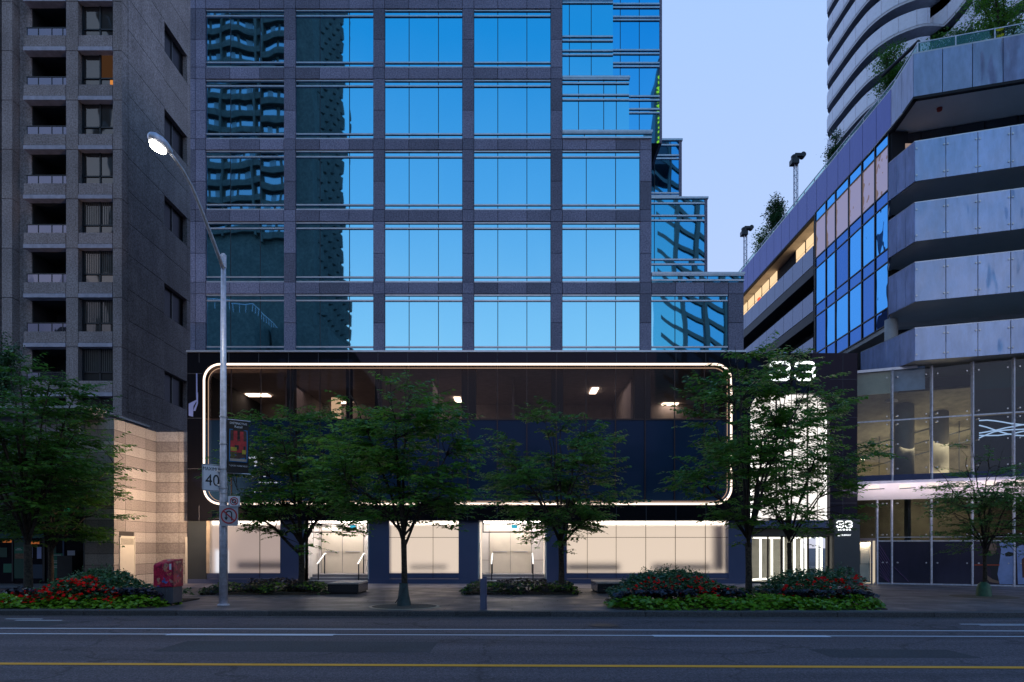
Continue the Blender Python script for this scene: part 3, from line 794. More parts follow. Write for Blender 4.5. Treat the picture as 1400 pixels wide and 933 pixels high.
# ================================================================ APARTMENT TOWER (left)
YL = 38.0
def xl(p): return PX(p, YL)
def zl(p): return PZ(p, YL)
apt = thing('apartment_tower', 'grey pebbledash apartment tower with recessed balconies at the left edge', 'apartment tower', (xl(90), YL+4, SW))
tops = [-65.5+67.5*k for k in range(-1, 10)]       # opening tops in the photograph
ZT = zl(-150)
Xc = xl(167)
m = MB(); jx = .035
def ap(a, b, p0, p1, y=YL, d=.6): m.box(xl(a)+jx/2, xl(b)-jx/2, y, y+d, zl(p1)+jx/2, zl(p0)-jx/2)
segs = [(t, t+67.5) for t in tops]
for (a,b) in segs:
    ap(2,17,a,b); ap(90,107,a,b); ap(154,167,a,b); ap(-34,2-4,a,b)
    ap(32,90,a+46,a+62); ap(107,154,a+46,a+62)
    # recessed strip beside the balconies
    m.box(xl(17), xl(34), YL+.55, YL+.9, zl(b), zl(a))
ap(-34,167,-150,tops[0])
m.build('concrete_front', M['concrete_ag'], apt)
m = MB()
for (a,b) in segs:
    m.box(xl(32), xl(90)-.01, YL-.03, YL+.5, zl(a+67.5), zl(a+62.2)); m.box(xl(107)+.01, xl(154)-.01, YL-.03, YL+.5, zl(a+67.5), zl(a+62.2))
each(m, 'lintel_strip', M['concrete_lt'], apt)
# side wall (faces right), panels receding, with the paired windows every second floor
YE = 46.5
m = MB(); th = .3
sw = [(28-120*1, 68-120),(28,68),(147,188),(266,307),(386,429),(506,547)]
yw0, yw1 = F*(-Xc)/(CX-225), F*(-Xc)/(CX-257)
zz = [ (1.8+(HY-b)*yw0/F, 1.8+(HY-a)*yw0/F) for a,b in sw ]
Zs = sorted({round(z,3) for p in zz for z in p}|{SW, round(ZT,3)})
for i in range(len(Zs)-1):
    z0, z1 = Zs[i], Zs[i+1]
    iswin = any(abs(z0-a)<.01 and abs(z1-b)<.01 for a,b in zz)
    ncut = 1 if iswin else max(1, round((z1-z0)/1.55))
    for k in range(ncut):
        a, b = z0+(z1-z0)*k/ncut+jx/2, z0+(z1-z0)*(k+1)/ncut-jx/2
        for (y0,y1) in ((YL+.0,yw0),(yw0,yw1),(yw1,YE)):
            if iswin and y0 == yw0: continue
            off = .06 if y0 >= yw0 else 0
            m.box(Xc-.55-off, Xc-off, y0+(0.61 if y0==YL else jx/2), y1-jx/2, a, b)
m.build('concrete_side', M['concrete_ag'], apt)
m = MB(); m.box(Xc-.5, Xc, YL+.6, YL+.62, SW, ZT); m.build('corner_fill', M['concrete_ag'], apt)
for a,b in zz:
    w = MB(); w.quad((Xc-.35,yw0,a),(Xc-.35,yw1,a),(Xc-.35,yw1,b),(Xc-.35,yw0,b)); w = w.build('side_window', M['black_glass'], apt)
    f = MB(); ym = (yw0+yw1)/2; f.box(Xc-.34, Xc-.30, ym-.03, ym+.03, a, b); f.build('window_frame', M['mull'], w)
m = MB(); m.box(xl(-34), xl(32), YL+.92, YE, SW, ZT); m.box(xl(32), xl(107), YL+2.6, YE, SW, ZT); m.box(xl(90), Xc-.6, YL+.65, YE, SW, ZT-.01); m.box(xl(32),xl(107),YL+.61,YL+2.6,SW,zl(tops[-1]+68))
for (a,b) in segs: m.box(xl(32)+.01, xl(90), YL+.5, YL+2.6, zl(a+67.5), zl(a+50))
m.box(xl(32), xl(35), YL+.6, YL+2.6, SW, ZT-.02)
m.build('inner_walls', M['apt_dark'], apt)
warm = plain('lit_room', (.25,.12,.04), .8)
random.seed(4)
for i,(a,b) in enumerate(segs):
    w = MB(); x0,x1 = xl(107.5), xl(153.5); Y=YL+.38; xm = xl(132)
    zt_, zb_ = zl(a), zl(a+45.8); zm = zl(a+32.5)
    w.quad((x0,Y,zm),(xm,Y,zm),(xm,Y,zt_),(x0,Y,zt_)); w.quad((xm,Y,zm),(x1,Y,zm),(x1,Y,zt_),(xm,Y,zt_)); w.quad((x0,Y,zb_),(xm,Y,zb_),(xm,Y,zm),(x0,Y,zm)); w.quad((xm,Y,zb_),(x1,Y,zb_),(x1,Y,zm),(xm,Y,zm))
    w = w.build('window', M['apt_glass'], apt)
    f = MB(); f.box(xm-.035,xm+.035,Y-.06,Y-.002,zb_,zt_); f.box(x0,x1,Y-.06,Y-.002,zm-.035,zm+.035); f.box(x0,x0+.06,Y-.06,Y-.002,zb_,zt_); f.box(x1-.06,x1,Y-.06,Y-.002,zb_,zt_); f.box(x0,x1,Y-.06,Y-.002,zb_,zb_+.06)
    f.build('window_frame', M['mull'], w)
    c = MB(); n = 9; rx0, rx1 = (xm+.05, x1-.1) if i % 3 == 0 else (x0+.1, xm-.05)
    for k in range(n): xx = rx0+(rx1-rx0)*k/n; c.box(xx, xx+(rx1-rx0)/n*.6, Y-.001, Y-.0005, zm+.05, zt_-.05)
    if i == 3:
        q = MB(); q.quad((xl(145),Y-.004,zl(a+44)),(xl(152),Y-.004,zl(a+44)),(xl(152),Y-.004,zl(a+34)),(xl(145),Y-.004,zl(a+34))); q.build('lit_pane', glow('orange_lamp_glow',(1.0,.36,.08),.65), w)
        q = MB(); q.quad((xl(133.5),Y-.003,zm+.05),(xl(152),Y-.003,zm+.05),(xl(152),Y-.003,zt_),(xl(133.5),Y-.003,zt_)); q.build('lit_pane', glow('orange_room_glow',(1.0,.45,.2),.05), w)
    if i in (6,7,8,9):
        c2 = MB(); 
        for k in range(14): xx = x0+.12+(x1-x0-.2)*k/14; c2.box(xx, xx+.05, Y-.012, Y-.004, zm+.05, zt_-.03)
        c2.build('curtain', plain('grey_curtain',(.10,.095,.09),.9), w)
    r = MB(); r.box(xl(35), xl(90)-.02, YL+.12, YL+.15, zl(a+45.8)-.05, zl(a+34.5)); r = r.build('balcony_rail', M['rail_glass'], apt)
    p = MB(); p.box(xl(34.5), xl(90)-.01, YL+.09, YL+.17, zl(a+34.6), zl(a+33.6))
    for q_ in (35, 50.5, 69, 84): p.box(xl(q_)-.02, xl(q_)+.02, YL+.10, YL+.16, zl(a+46), zl(a+34))
    p.build('rail_post', M['mull'], r)
    dw = MB(); dw.quad((xl(55),YL+2.58,zl(a+50)),(xl(92),YL+2.58,zl(a+50)),(xl(92),YL+2.58,zl(a+6)),(xl(55),YL+2.58,zl(a+6))); dw.build('balcony_door', M['apt_glass'], apt)

# ================================================================ LOW STONE-CLAD BUILDING (left)
YS = 27.9
XS = PX(156, YS)
low = thing('stone_annex', 'low banded granite building with a warmly lit side wall beside the apartment tower', 'stone building', (XS-2, YS+2, SW))
zt = PZ(572, YS); nC = 15; ch = (zt-SW)/nC
ma, mb_ = MB(), MB()
X0f = PX(115.5, YS)
YW = YT
XE = PX(257.5, YT)-.02
ycuts = [YS, F*(-XS)/(CX-171.5), F*(-XS)/(CX-199.5), YW]
fcuts = [X0f, PX(133.5,YS), XS]; bcuts = [XS, PX(244.5,YT), XE]
dz0, dz1 = SW, PZ(733, 28.6)
dy0, dy1 = F*(-XS)/(CX-162.5), F*(-XS)/(CX-183.5)
for k in range(nC):
    z0, z1 = SW+k*ch+.009, SW+(k+1)*ch-.009
    mm = ma if k % 2 == 0 else mb_
    for i in range(2):
        mm.box(fcuts[i]+.009, fcuts[i+1]-(.005 if i==0 else 0), YS, YS+.25, z0, z1)
        mm.box(bcuts[i]+(.009 if i else .0), bcuts[i+1]-.009, YW, YW+.25, z0, z1)
    for i in range(3):
        y0, y1 = ycuts[i]+(.255 if i==0 else .009), ycuts[i+1]-.009
        segs_ = [(y0,y1)]
        if z0 < dz1:
            segs_ = [(s0,s1) for s0,s1 in ((y0,min(y1,dy0)),(max(y0,dy1),y1)) if s1-s0 > .02]
        for s0,s1 in segs_: mm.box(XS-.25, XS, s0, s1, z0, min(z1, z1))
ma.build('pale_stone_band', M['stone_low'], low); mb_.build('dark_stone_band', M['stone_low_dk'], low)
m = MB(); m.box(X0f+.01, XS-.02, YS+.02, YW+3, SW-.02, zt-.02); m.box(XS-.02, XE, YW+.02, YW+3, SW, zt-.02); m.build('joint_backing', plain('mortar',(.05,.042,.04),.9), low)
# door in the lit side
m = MB(); m.box(XS-.2, XS+.03, dy0+.05, dy1-.05, SW, dz1-.04); d = m.build('metal_door', M['white_door'], low)
m = MB(); m.box(XS-.2, XS+.05, dy0, dy0+.06, SW, dz1); m.box(XS-.2, XS+.05, dy1-.06, dy1, SW, dz1); m.box(XS-.2, XS+.05, dy0, dy1, dz1-.06, dz1); m.build('door_frame', M['white_door'], d)
m = MB()
for k in range(9): m.box(XS+.03, XS+.045, dy0+.12, dy1-.12, dz1-.12-k*.03, dz1-.105-k*.03)
m.build('vent_grille', plain('vent_grey',(.3,.28,.25),.6), d)
m = MB(); m.box(PX(253.8,YW), PX(257.2,YW), YW-.04, YW-.005, SW, PZ(734.5,YW)); m.build('service_door', M['white_door'], low)
# roof coping
zc0, zc1 = PZ(561.5,26.9), PZ(555.6,26.9)
xr = PX(122,26.8)
m = MB(); m.box(-46, xr+.05, 26.8, YW, zc0+.08, zc1); m.build('roof_coping', plain('pale_coping',(.40,.38,.40),.6), low)
m = MB(); m.box(-46, xr-.06, 26.9, YW, zc0-.12, zc0+.08); m.build('coping_gutter', plain('coping_dark_grey',(.16,.15,.17),.6), low)  # dark grey strip set back below the coping
m = MB(); m.box(-46, PX(114.8,YS), YS-.3, YW, PZ(610,YS), zc0-.12); m.box(-46, PX(114.8,YS), YS-.05, YW, PZ(640,YS), PZ(614,YS)); m.build('fascia_panel', plain('pale_fascia',(.27,.28,.34),.5), low)
m = MB(); m.box(-46, PX(114.8,YS), YS+.2, YW+3, PZ(690,YS), PZ(640,YS)); m.build('upper_wall', plain('bronze_wall',(.06,.05,.05),.7), low)
m = MB(); m.box(PX(114.8,YS), X0f-.005, YS-.02, YW, SW, PZ(610,YS)); m.build('corner_post', plain('grey_post',(.22,.22,.25),.5), low)
# shop front
YF = 31.0
M['shop_green'] = plain('green_vinyl', (.004,.16,.10), .45, var=.05)
M['shop_green_dk'] = plain('dark_green_vinyl', (.004,.07,.055), .45, var=.05)
m = MB(); m.box(-46, PX(114,YF), YF, YF+.1, SW, PZ(690,YF)); wl_ = m.build('shopfront_glass', M['black_glass'], low)
def sh(name, a, b, y0, y1, mt, off=.02):
    m = MB(); m.box(PX(a,YF), PX(b,YF), YF-off, YF-off+.012, PZ(y1,YF), PZ(y0,YF)); return m.build(name, mt, low)
sh('green_poster', 19.5, 34, 738, 791, M['shop_green_dk']); sh('green_poster', 67, 86.5, 757, 791, M['shop_green']); sh('green_poster', 66, 77, 745.5, 757, M['shop_green_dk'])
sh('green_poster', 0, 10, 749, 762, M['shop_green_dk']); sh('green_poster', 5, 17, 771, 783, M['shop_green'])
sh('green_poster', 20.5, 33, 748, 757, M['shop_green'], .03)
sh('shop_picture', 21, 33, 757, 764, plain('brown_picture',(.16,.10,.07),.6,var=.6,scale=12), .03)
sh('paper_notice', 41, 45, 748, 763, plain('notice_paper',(.35,.42,.75),.6)); sh('paper_notice', 51, 57, 748, 764, plain('notice_paper',(.35,.42,.75),.6))
sh('green_band', -60, 60, 727, 736, plain('teal_fascia',(.02,.13,.13),.5)); sh('orange_glow', 4, 18, 738.5, 742, glow('orange_shop_light',(1,.28,.08),.28)); sh('orange_glow', 41, 54, 741, 744, glow('orange_shop_light',(1,.28,.08),.28)); sh('blue_banner', 38, 60, 772, 791, plain('navy_vinyl',(.01,.04,.09),.5))
sh('lit_sign', 94, 108, 693, 700, glow('green_lit_sign',(.02,.45,.25),.55), .4); sh('lit_lamp', 74, 104, 678.5, 682.5, glow('shop_lamp',(.7,1.0,.8),.8), .5)
sh('black_box', 88, 108, 760, 795, M['apt_dark'], .5); sh('bright_poster', 98, 108, 753, 759.5, plain('pale_poster',(.45,.5,.65),.5), .3)
sh('window_post', 59, 62, 735, 795, M['mull'], .05); sh('window_post', 86.5, 88.5, 700, 795, plain('blue_post',(.03,.08,.2),.4), .05); sh('window_post', 17, 19, 735, 795, M['mull'], .05); sh('window_post', 34, 36, 735, 795, M['mull'], .05)
for (tx,px,py,s) in (('New here',27,750,.13),('Welcome',80,763.5,.13),('ASK FOR ADVICE',77,767.4,.11),('or book today',77,769.9,.11),('open daily',76,774,.09)):
    pass
M['white_ink'] = plain('white_ink', (.55,.6,.62), .6)
m = MB()
for (a,b,y) in ((74,84,759.2),(79,84,761),(69,84,767.2),(69,84,769.6),(69,82,774),(69,83.5,776.2),(69,75,778.4),(24,29,750.2),(22,31,752)): m.box(PX(a,YF), PX(b,YF), YF-.04, YF-.032, PZ(y+.35,YF), PZ(y-.35,YF))
m.build('poster_print', M['white_ink'], low)
# added lamp and bracket, made up to throw warm light on the side wall
wf = thing('added_wall_lamp', 'small black added lamp on a bracket under the left end of the podium', 'lamp', (-12.4, 28.7, 3.0))
m = MB(); m.box(-12.38, -12.30, 28.7, 30.89, 3.12, 3.18); m.build('bracket', M['mull'], wf)
m = MB(); m.box(-12.50, -12.30, 28.45, 29.05, 3.0, 3.30); m.build('housing', M['mull'], wf)
def area(name, loc, target, size, sy_, power, color, parent=None):
    d = bpy.data.lights.new(name,'AREA'); d.shape='RECTANGLE'; d.size=size; d.size_y=sy_; d.energy=power; d.color=color
    o = bpy.data.objects.new(name, d); COL.objects.link(o); o.location = loc
    o.rotation_euler = (Vector(target)-Vector(loc)).to_track_quat('-Z','Y').to_euler()
    if parent is not None: o.parent = parent; o.location = Vector(loc)-ORIG[parent.name]
    return o
area('added_wall_light', (-12.55, 28.75, 3.15), (XS-1, 30.2, 5.4), .5, .3, 380, (1,.70,.46), wf)
for q_ in AREAQ: area(*q_)

# ================================================================ CONDO PODIUM (right)
def frit(name, base, fac, warp, g=(.8,.85,1.0)):
    m, nt, b = new_mat(name); v = objcoord(nt, (1,1,.45))
    n1 = noise(nt, v, .9, 5, .65); n2 = noise(nt, v, 5, 4, .7)
    lo = tuple(x*.74 for x in base); hi = tuple(min(1,x*1.2) for x in base)
    c = ramp(nt, n1, [(.35,lo),(.62,hi)])
    c = mixc(nt, .35, c, ramp(nt, n2, [(.35,lo),(.7,hi)]), 'MIX')
    c = mixc(nt, .55, c, ramp(nt, noise(nt, objcoord(nt,(2.2,2.2,.5)), 1.3, 3, .6), [(.36,(.72,.72,.76)),(.62,(1.2,1.2,1.2))]), 'MULTIPLY')
    c = mixc(nt, 1, c, ramp(nt, island(nt), [(0,(.82,.82,.85)),(1,(1.08,1.08,1.08))]), 'MULTIPLY')
    nt.links.new(c, b.inputs['Base Color']); sset(b, Roughness=.5)
    gl = N(nt,'ShaderNodeBsdfGlossy'); gl.inputs['Roughness'].default_value = .06; gl.inputs[0].default_value = (*g,1)
    mx = N(nt,'ShaderNodeMixShader'); mx.inputs[0].default_value = fac
    bb = N(nt,'ShaderNodeBump'); bb.inputs['Strength'].default_value = warp; bb.inputs['Distance'].default_value = .3
    nt.links.new(noise(nt, objcoord(nt,(1,1,.4)), .8, 2), bb.inputs['Height']); nt.links.new(bb.outputs[0], gl.inputs['Normal'])
    nt.links.new(b.outputs[0], mx.inputs[1]); nt.links.new(gl.outputs[0], mx.inputs[2]); nt.links.new(mx.outputs[0], nt.nodes['Material Output'].inputs[0])
    return m
M['frit'] = frit('fritted_glass', (.42,.50,.86), .20, .25, (.6,.75,1.0))
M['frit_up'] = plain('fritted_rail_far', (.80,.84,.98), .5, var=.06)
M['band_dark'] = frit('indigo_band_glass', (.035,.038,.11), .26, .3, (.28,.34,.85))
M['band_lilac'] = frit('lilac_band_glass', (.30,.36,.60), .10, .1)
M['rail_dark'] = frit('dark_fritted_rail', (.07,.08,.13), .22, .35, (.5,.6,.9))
M['soffit'] = plain('pale_soffit', (.72,.69,.68), .8, var=.08, scale=.5)
M['soffit_lit'] = plain('cream_soffit', (.62,.55,.47), .8)
M['curtain_glass'] = mirror_glass('wavy_blue_curtain_glass', (.12,.50,1.0), warp=.24, panevar=.10, wob=1.5, wscale=(1,1,.45), fac=.85, base=(.01,.03,.07))
M['curtain_dark'] = mirror_glass('dark_blue_curtain_glass', (.09,.24,.62), warp=.16, panevar=.05, wob=1.3, fac=.8, base=(.01,.02,.05))
M['curtain_lit'] = None
m_, nt_, b_ = new_mat('lit_curtain_glass')
em_ = N(nt_,'ShaderNodeEmission'); em_.inputs[0].default_value = (.80,.60,.58,1); em_.inputs[1].default_value = .34
gl_ = N(nt_,'ShaderNodeBsdfGlossy'); gl_.inputs['Roughness'].default_value = .03; gl_.inputs[0].default_value = (.55,.6,.9,1)
bb_ = N(nt_,'ShaderNodeBump'); bb_.inputs['Strength'].default_value = .5; bb_.inputs['Distance'].default_value = .3
nt_.links.new(noise(nt_, objcoord(nt_), .9, 2), bb_.inputs['Height']); nt_.links.new(bb_.outputs[0], gl_.inputs['Normal'])
mx_ = N(nt_,'ShaderNodeMixShader'); mx_.inputs[0].default_value = .35
nt_.links.new(em_.outputs[0], mx_.inputs[1]); nt_.links.new(gl_.outputs[0], mx_.inputs[2]); nt_.links.new(mx_.outputs[0], nt_.nodes['Material Output'].inputs[0])
M['curtain_lit'] = m_
M['retail_glass'] = mirror_glass('retail_glass', (.6,.62,.75), warp=.02, panevar=.01, fac=.035, see=(.80,.82,.80))

con = thing('condo_podium', 'glass condominium podium with fritted white balconies and wavy blue curtain wall at right', 'condo building', (22, 33, SW))
Xs = 18.1
ZP0, ZP1 = 21.72, 23.6
def splitseg(a, b, n): return [(a[0]+(b[0]-a[0])*i/n, a[1]+(b[1]-a[1])*i/n) for i in range(n+1)]
def panels(m, a, b, n, z0, z1, t=.06, gap=.03):
    P = splitseg(a, b, n)
    for i in range(n):
        p, q = P[i], P[i+1]; L = math.hypot(q[0]-p[0], q[1]-p[1]); ux, uy = (q[0]-p[0])/L, (q[1]-p[1])/L
        m.wall((p[0]+ux*gap/2,p[1]+uy*gap/2), (q[0]-ux*gap/2,q[1]-uy*gap/2), z0, z1, t)
pA, pB, pC, pD = (Xs+.1,62), (18.05,32.5), (17.75,30.2), (32,26.05)
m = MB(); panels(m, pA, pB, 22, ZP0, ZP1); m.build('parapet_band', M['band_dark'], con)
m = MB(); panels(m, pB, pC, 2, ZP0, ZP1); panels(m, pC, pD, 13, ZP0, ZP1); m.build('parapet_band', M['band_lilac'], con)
m = MB(); m.prism([pA,pB,pC,pD,(32,62)], ZP0-.001+.07, ZP1-.12); 
m.v = [(x+(.08 if x<31 else 0), y+(.08 if y<60 else 0), z) for x,y,z in m.v]
m.build('roof_slab', M['joint'], con)
m = MB()
for a,b in ((pA,pB),(pB,pC),(pC,pD)): m.wall(a, b, ZP1, ZP1+.06, .25)
m.build('parapet_coping', plain('pale_metal',(.55,.55,.60),.4,.3), con)
m = MB()
for a,b in ((pA,pB),(pB,pC),(pC,pD)): m.wall(a, b, ZP0-.12, ZP0-.005, .2)
m.build('parapet_foot', M['joint'], con)
# glass guard on the roof edge
def inset(p, d=.3): return (p[0]+d, p[1]+d*.6)
m = MB()
for a,b in ((inset(pA),inset(pB)),(inset(pB),inset(pC)),(inset(pC),inset(pD))): m.wall(a, b, ZP1+.06, ZP1+.62, .02)
m.build('roof_guard', mirror_glass('guard_glass',(.4,.6,.65),fac=.08,see=(.75,.88,.86)), con)
m = MB()
for a,b in ((inset(pA),inset(pB)),(inset(pB),inset(pC)),(inset(pC),inset(pD))): m.wall(a, b, ZP1+.62, ZP1+.66, .04)
for a,b,n in ((inset(pA),inset(pB),20),(inset(pC),inset(pD),10)):
    for p in splitseg(a,b,n): m.box(p[0]-.02,p[0]+.02,p[1]-.02,p[1]+.02,ZP1,ZP1+.64)
m.build('guard_rail', M['galv'], con)
# soffits under the roof band
m = MB(); m.prism([(17.85,30.35),(32,26.2),(32,31.8),(18.1,36)], ZP0-.05, ZP0-.0); m.build('soffit', M['soffit'], con)
# side curtain wall
yc0, yc1 = 32.5, 41.0
ys = [F*18.05/(p-CX) for p in (1214.5,1196,1178,1160,1142,1129,1114.5)]
zsr = [12.5,13.3,15.5,16.15,18.35,18.95,21.1,21.7]
for j in range(len(zsr)-1):
    gl = MB(); gd = MB()
    for i in range(len(ys)-1):
        gl.quad((Xs-.02,ys[i],zsr[j]),(Xs-.02,ys[i+1],zsr[j]),(Xs-.02,ys[i+1],zsr[j+1]),(Xs-.02,ys[i],zsr[j+1]))
    mt = M['curtain_lit'] if j == 5 else (M['curtain_dark'] if j in (0,2,4) else M['curtain_glass'])
    panes_ = each(gl, 'curtain_pane', mt, con)
    if j in (1,3):
        for i_, o_ in enumerate(panes_):
            if (i_*5+j*3) % 4 == 0: o_.data.materials[0] = M['curtain_dark']  # darker pane tint stands in for dark shapes reflected in the glass
    if j == 4: pass
m = MB()
for y_ in ys: m.box(Xs-.07, Xs, y_-.035, y_+.035, 12.45, 21.7)
for z_ in zsr: m.box(Xs-.06, Xs, ys[0], ys[-1], z_-.03, z_+.03)
m.build('curtain_mullion', M['mull'], con)
m = MB(); m.box(Xs+.02, 31, 36.0, 41, 12.4, 21.6); m.box(Xs+.02, 18.9, 32.55, 36, 12.4, 21.6); m.box(19.07, 31, 41, 62, 4, 21.6); m.build('inner_walls', M['joint'], con)
m = MB(); m.prism([(Xs-.02,32.5),(18.4,32.4),(31,29),(31,41.2),(Xs-.02,41)], 12.25, 12.45); m.build('soffit', M['soffit'], con)
# side balconies
WL = glow('warm_room_glow', (1.0,.70,.40), 1.1)
m = MB(); m.box(18.2, 31, 41, 62, ZP0-.06, ZP0-.0); m.build('soffit', M['soffit_lit'], con)
for k,zt_ in enumerate((19.9, 17.15, 14.4, 11.65)):
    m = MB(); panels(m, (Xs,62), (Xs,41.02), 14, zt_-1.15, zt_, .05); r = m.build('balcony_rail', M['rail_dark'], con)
    m = MB(); m.wall((Xs+.02,62), (Xs+.02,41.02), zt_-1.75, zt_-1.17, .3); m.box(Xs+.3, 20.4, 41.02, 62, zt_-1.75, zt_-1.45); m.build('balcony_slab', plain('dark_slab',(.05,.055,.075),.6), con)
    if k == 0:
        m = MB()
        for i,y_ in enumerate([41.3+1.55*i for i in range(13)]):
            if i in (3,4): continue
            m.box(19.02, 19.06, y_, y_+1.3, zt_-1.4, ZP0-.75); m.box(19.02, 19.06, y_, y_+1.3, ZP0-.69, ZP0-.10)
        each(m, 'lit_window', WL, con)
        m = MB()
        for p in ((19.2,43.2),(19.3,52.5)): m.lathe(p[0], p[1], [(.09,ZP0-.22),(.11,ZP0-.07)], 12)
        each(m, 'sprinkler', plain('red_fitting',(.35,.04,.03),.5), con)
m = MB(); m.box(Xs+.2, Xs+.35, 50.6, 50.9, 20.0, 20.3); m.build('red_light', glow('red_signal',(1,.12,.05),1.5), con)
# front balconies
M['balc_glass'] = mirror_glass('balcony_window_glass', (.55,.6,.7), warp=.05, panevar=.03, fac=.14, base=(.022,.024,.026))
zr = [(19.3,17.6),(16.66,15.0),(14.08,12.4),(11.24,9.85)]
q0,q1,q2,q3 = (18.02,32.5),(17.2,31.2),(17.4,29.5),(32,24.85)
bw = [(18.3,33.0),(32,28.6)]
for k,(zt_,zb_) in enumerate(zr):
    a0 = q0 if k < 3 else (16.8,34.2)
    a1 = q1 if k < 3 else (16.95,33.2)
    m = MB()
    if k == 3: panels(m, a1, q2, 4, zb_, zt_, .03, .025)
    else: panels(m, a0, q1, 1, zb_, zt_, .03, .02); panels(m, q1, q2, 3, zb_, zt_, .03, .025)
    panels(m, q2, q3, 13, zb_, zt_, .03, .03)
    r = m.build('balcony_rail', M['frit'], con)
    bl = MB()
    for i in range(13):
        for fx in (.06,.94):
            fr = (i+fx)/13; x_ = q2[0]+(q3[0]-q2[0])*fr; y_ = q2[1]+(q3[1]-q2[1])*fr
            for zz_ in (zb_+.25, zt_-.3): bl.tube([(x_+.012,y_+.04,zz_),(x_-.012,y_-.035,zz_)], .035, 8)
    bl.build('glass_fixing', M['steel'], r)
    m = MB(); m.wall(a1, q2, zt_, zt_+.04, .05); m.wall(q2, q3, zt_, zt_+.04, .05); m.build('top_rail', M['bar'], r)
    m = MB(); m.prism([(a1[0]+.12,a1[1]-.0),(q2[0]+.12,q2[1]+.1),(q3[0],q3[1]+.1),bw[1],bw[0],(a0[0]+.05,a0[1]+.3)], zb_+.02, zb_+.26); m.build('balcony_slab', M['soffit'], con)
    # glazing behind
    gl = MB(); P = splitseg(bw[0], bw[1], 11)
    top = (zr[k-1][1] if k else ZP0-.08)
    for i in range(11):
        gl.wall((P[i][0]+.03,P[i][1]), (P[i+1][0]-.03,P[i+1][1]-.0), zb_+.28, top-.5, .04); gl.wall((P[i][0]+.03,P[i][1]), (P[i+1][0]-.03,P[i+1][1]-.0), top-.44, top, .04)
    gl.build('balcony_window', M['balc_glass'], con)
    mm = MB(); mm.wall((bw[0][0],bw[0][1]+.05),(bw[1][0],bw[1][1]+.05), zb_+.26, top+.02, .2); mm.build('window_frame', M['mull'], con)
    if k == 0:
        m = MB(); m.box(18.75, 19.5, 32.55, 32.62, zb_+.5, top-.6); m.build('lit_door', glow('lit_door_glow',(1,.72,.62),.32), con)
        m = MB(); m.box(19.9, 20.6, 30.6, 31.0, zt_-.55+.0, zt_-.45); 
m = MB(); m.lathe(PX(1218.5,31.6), 31.6, [(.28,8.5),(.28,12.3)], 24); m.build('round_column', plain('white_concrete',(.52,.5,.5),.7), con, smooth=True)
m = MB(); m.lathe(19.35, 30.9, [(.10,ZP0-.18),(.12,ZP0-.06)], 12); m.build('sprinkler', bpy.data.materials['red_fitting'], con)
# retail base
ra, rb = (PX(1172,31.15)+.02,31.2), (21.5,28.7)
slope = (rb[1]-ra[1])/(rb[0]-ra[0])
def RP(px):                       # point of the retail front under a photo column
    t = (px-CX)/F; x_ = t*(ra[1]-slope*ra[0])/(1-slope*t); return (x_, ra[1]+slope*(x_-ra[0]))
rc = (33.0, ra[1]+slope*(33-ra[0]))
def RW(m, p0, p1, z0, z1, off=0, t=.05):
    a, b = RP(p0), RP(p1) if p1 < 2000 else rc
    n = (slope/math.hypot(1,slope), -1/math.hypot(1,slope)); a = (a[0]+n[0]*off, a[1]+n[1]*off); b = (b[0]+n[0]*off, b[1]+n[1]*off)
    m.wall(a, b, z0, z1, t)
ZU0, ZU1 = 5.05, 9.72
m = MB(); cuts = [1172,1219,1273,1329,1385,1443,1503,1566,3000]
for i in range(len(cuts)-1):
    RW(m, cuts[i]+.3, cuts[i+1]-(.3 if cuts[i+1]<2000 else 0), ZU0, 7.46, 0, .015); RW(m, cuts[i]+.3, cuts[i+1]-(.3 if cuts[i+1]<2000 else 0), 7.50, ZU1, 0, .015)
m.build('upper_glass', M['retail_glass'], con)
m = MB()
for c in cuts[1:-1]:
    p = RP(c); m.box(p[0]-.025, p[0]+.025, p[1]-.10, p[1]+.06, 4.6, ZU1+.05)
RW(m, 1172, 3000, 7.45, 7.51, .02, .05)
m.build('upper_mullion', M['galv'], con)
m = MB()
for c in cuts[1:-1]:
    p = RP(c)
    for dx in (-.2,.2):
        for z_ in (5.3, 7.3, 7.66, 9.4, 6.4): m.tube([(p[0]+dx,p[1]+.02-slope*0,z_),(p[0]+dx,p[1]-.05-dx*-slope,z_)], .035, 8)
m.build('spider_fixing', M['steel'], con)
m = MB(); RW(m, 1172, 1219, 8.72, ZU1, -.06, .04); m.build('cream_panel', plain('cream_spandrel',(.80,.78,.62),.5,var=.1), con)
m = MB(); RW(m, 1219.5, 1265, 8.78, ZU1+.1, -.06, .04); m.build('blue_panel', plain('pale_blue_spandrel',(.45,.62,.95),.4,var=.15), con)
m = MB(); RW(m, 1172, 1254, ZU1+.0, ZU1+.12, .08, .3); m.build('coping', M['bar'], con)
# interior of upper retail
m = MB(); o5 = 5.5
m.prism([(15.9,31.3+o5),(33,27.5+o5-1),(33,27.9+o5),(15.9,31.6+o5)], 4, 10); 
m.build('hall_back_wall', plain('hall_concrete',(.17,.15,.12),.8,var=.3), con)
m = MB(); m.add([(15.9,31.4,8.75),(33,24.6,8.75),(33,33,6.6),(15.9,37,6.6)],[(0,1,2,3)]); m.build('hall_ceiling', plain('hall_ceiling',(.22,.20,.15),.8,var=.3), con)
m = MB(); m.add([(15.9,31.4,5.0),(33,24.6,5.0),(33,33,5.0),(15.9,37,5.0)],[(0,1,2,3)]); m.build('hall_floor', plain('hall_floor',(.1,.1,.1),.6), con)
m = MB(); p = RP(1246); m.lathe(p[0]+.6, p[1]+1.6, [(.42,4.9),(.42,9.0)], 28); p = RP(1310); m.lathe(p[0]+.8, p[1]+2.6, [(.40,4.9),(.40,9.0)], 28)
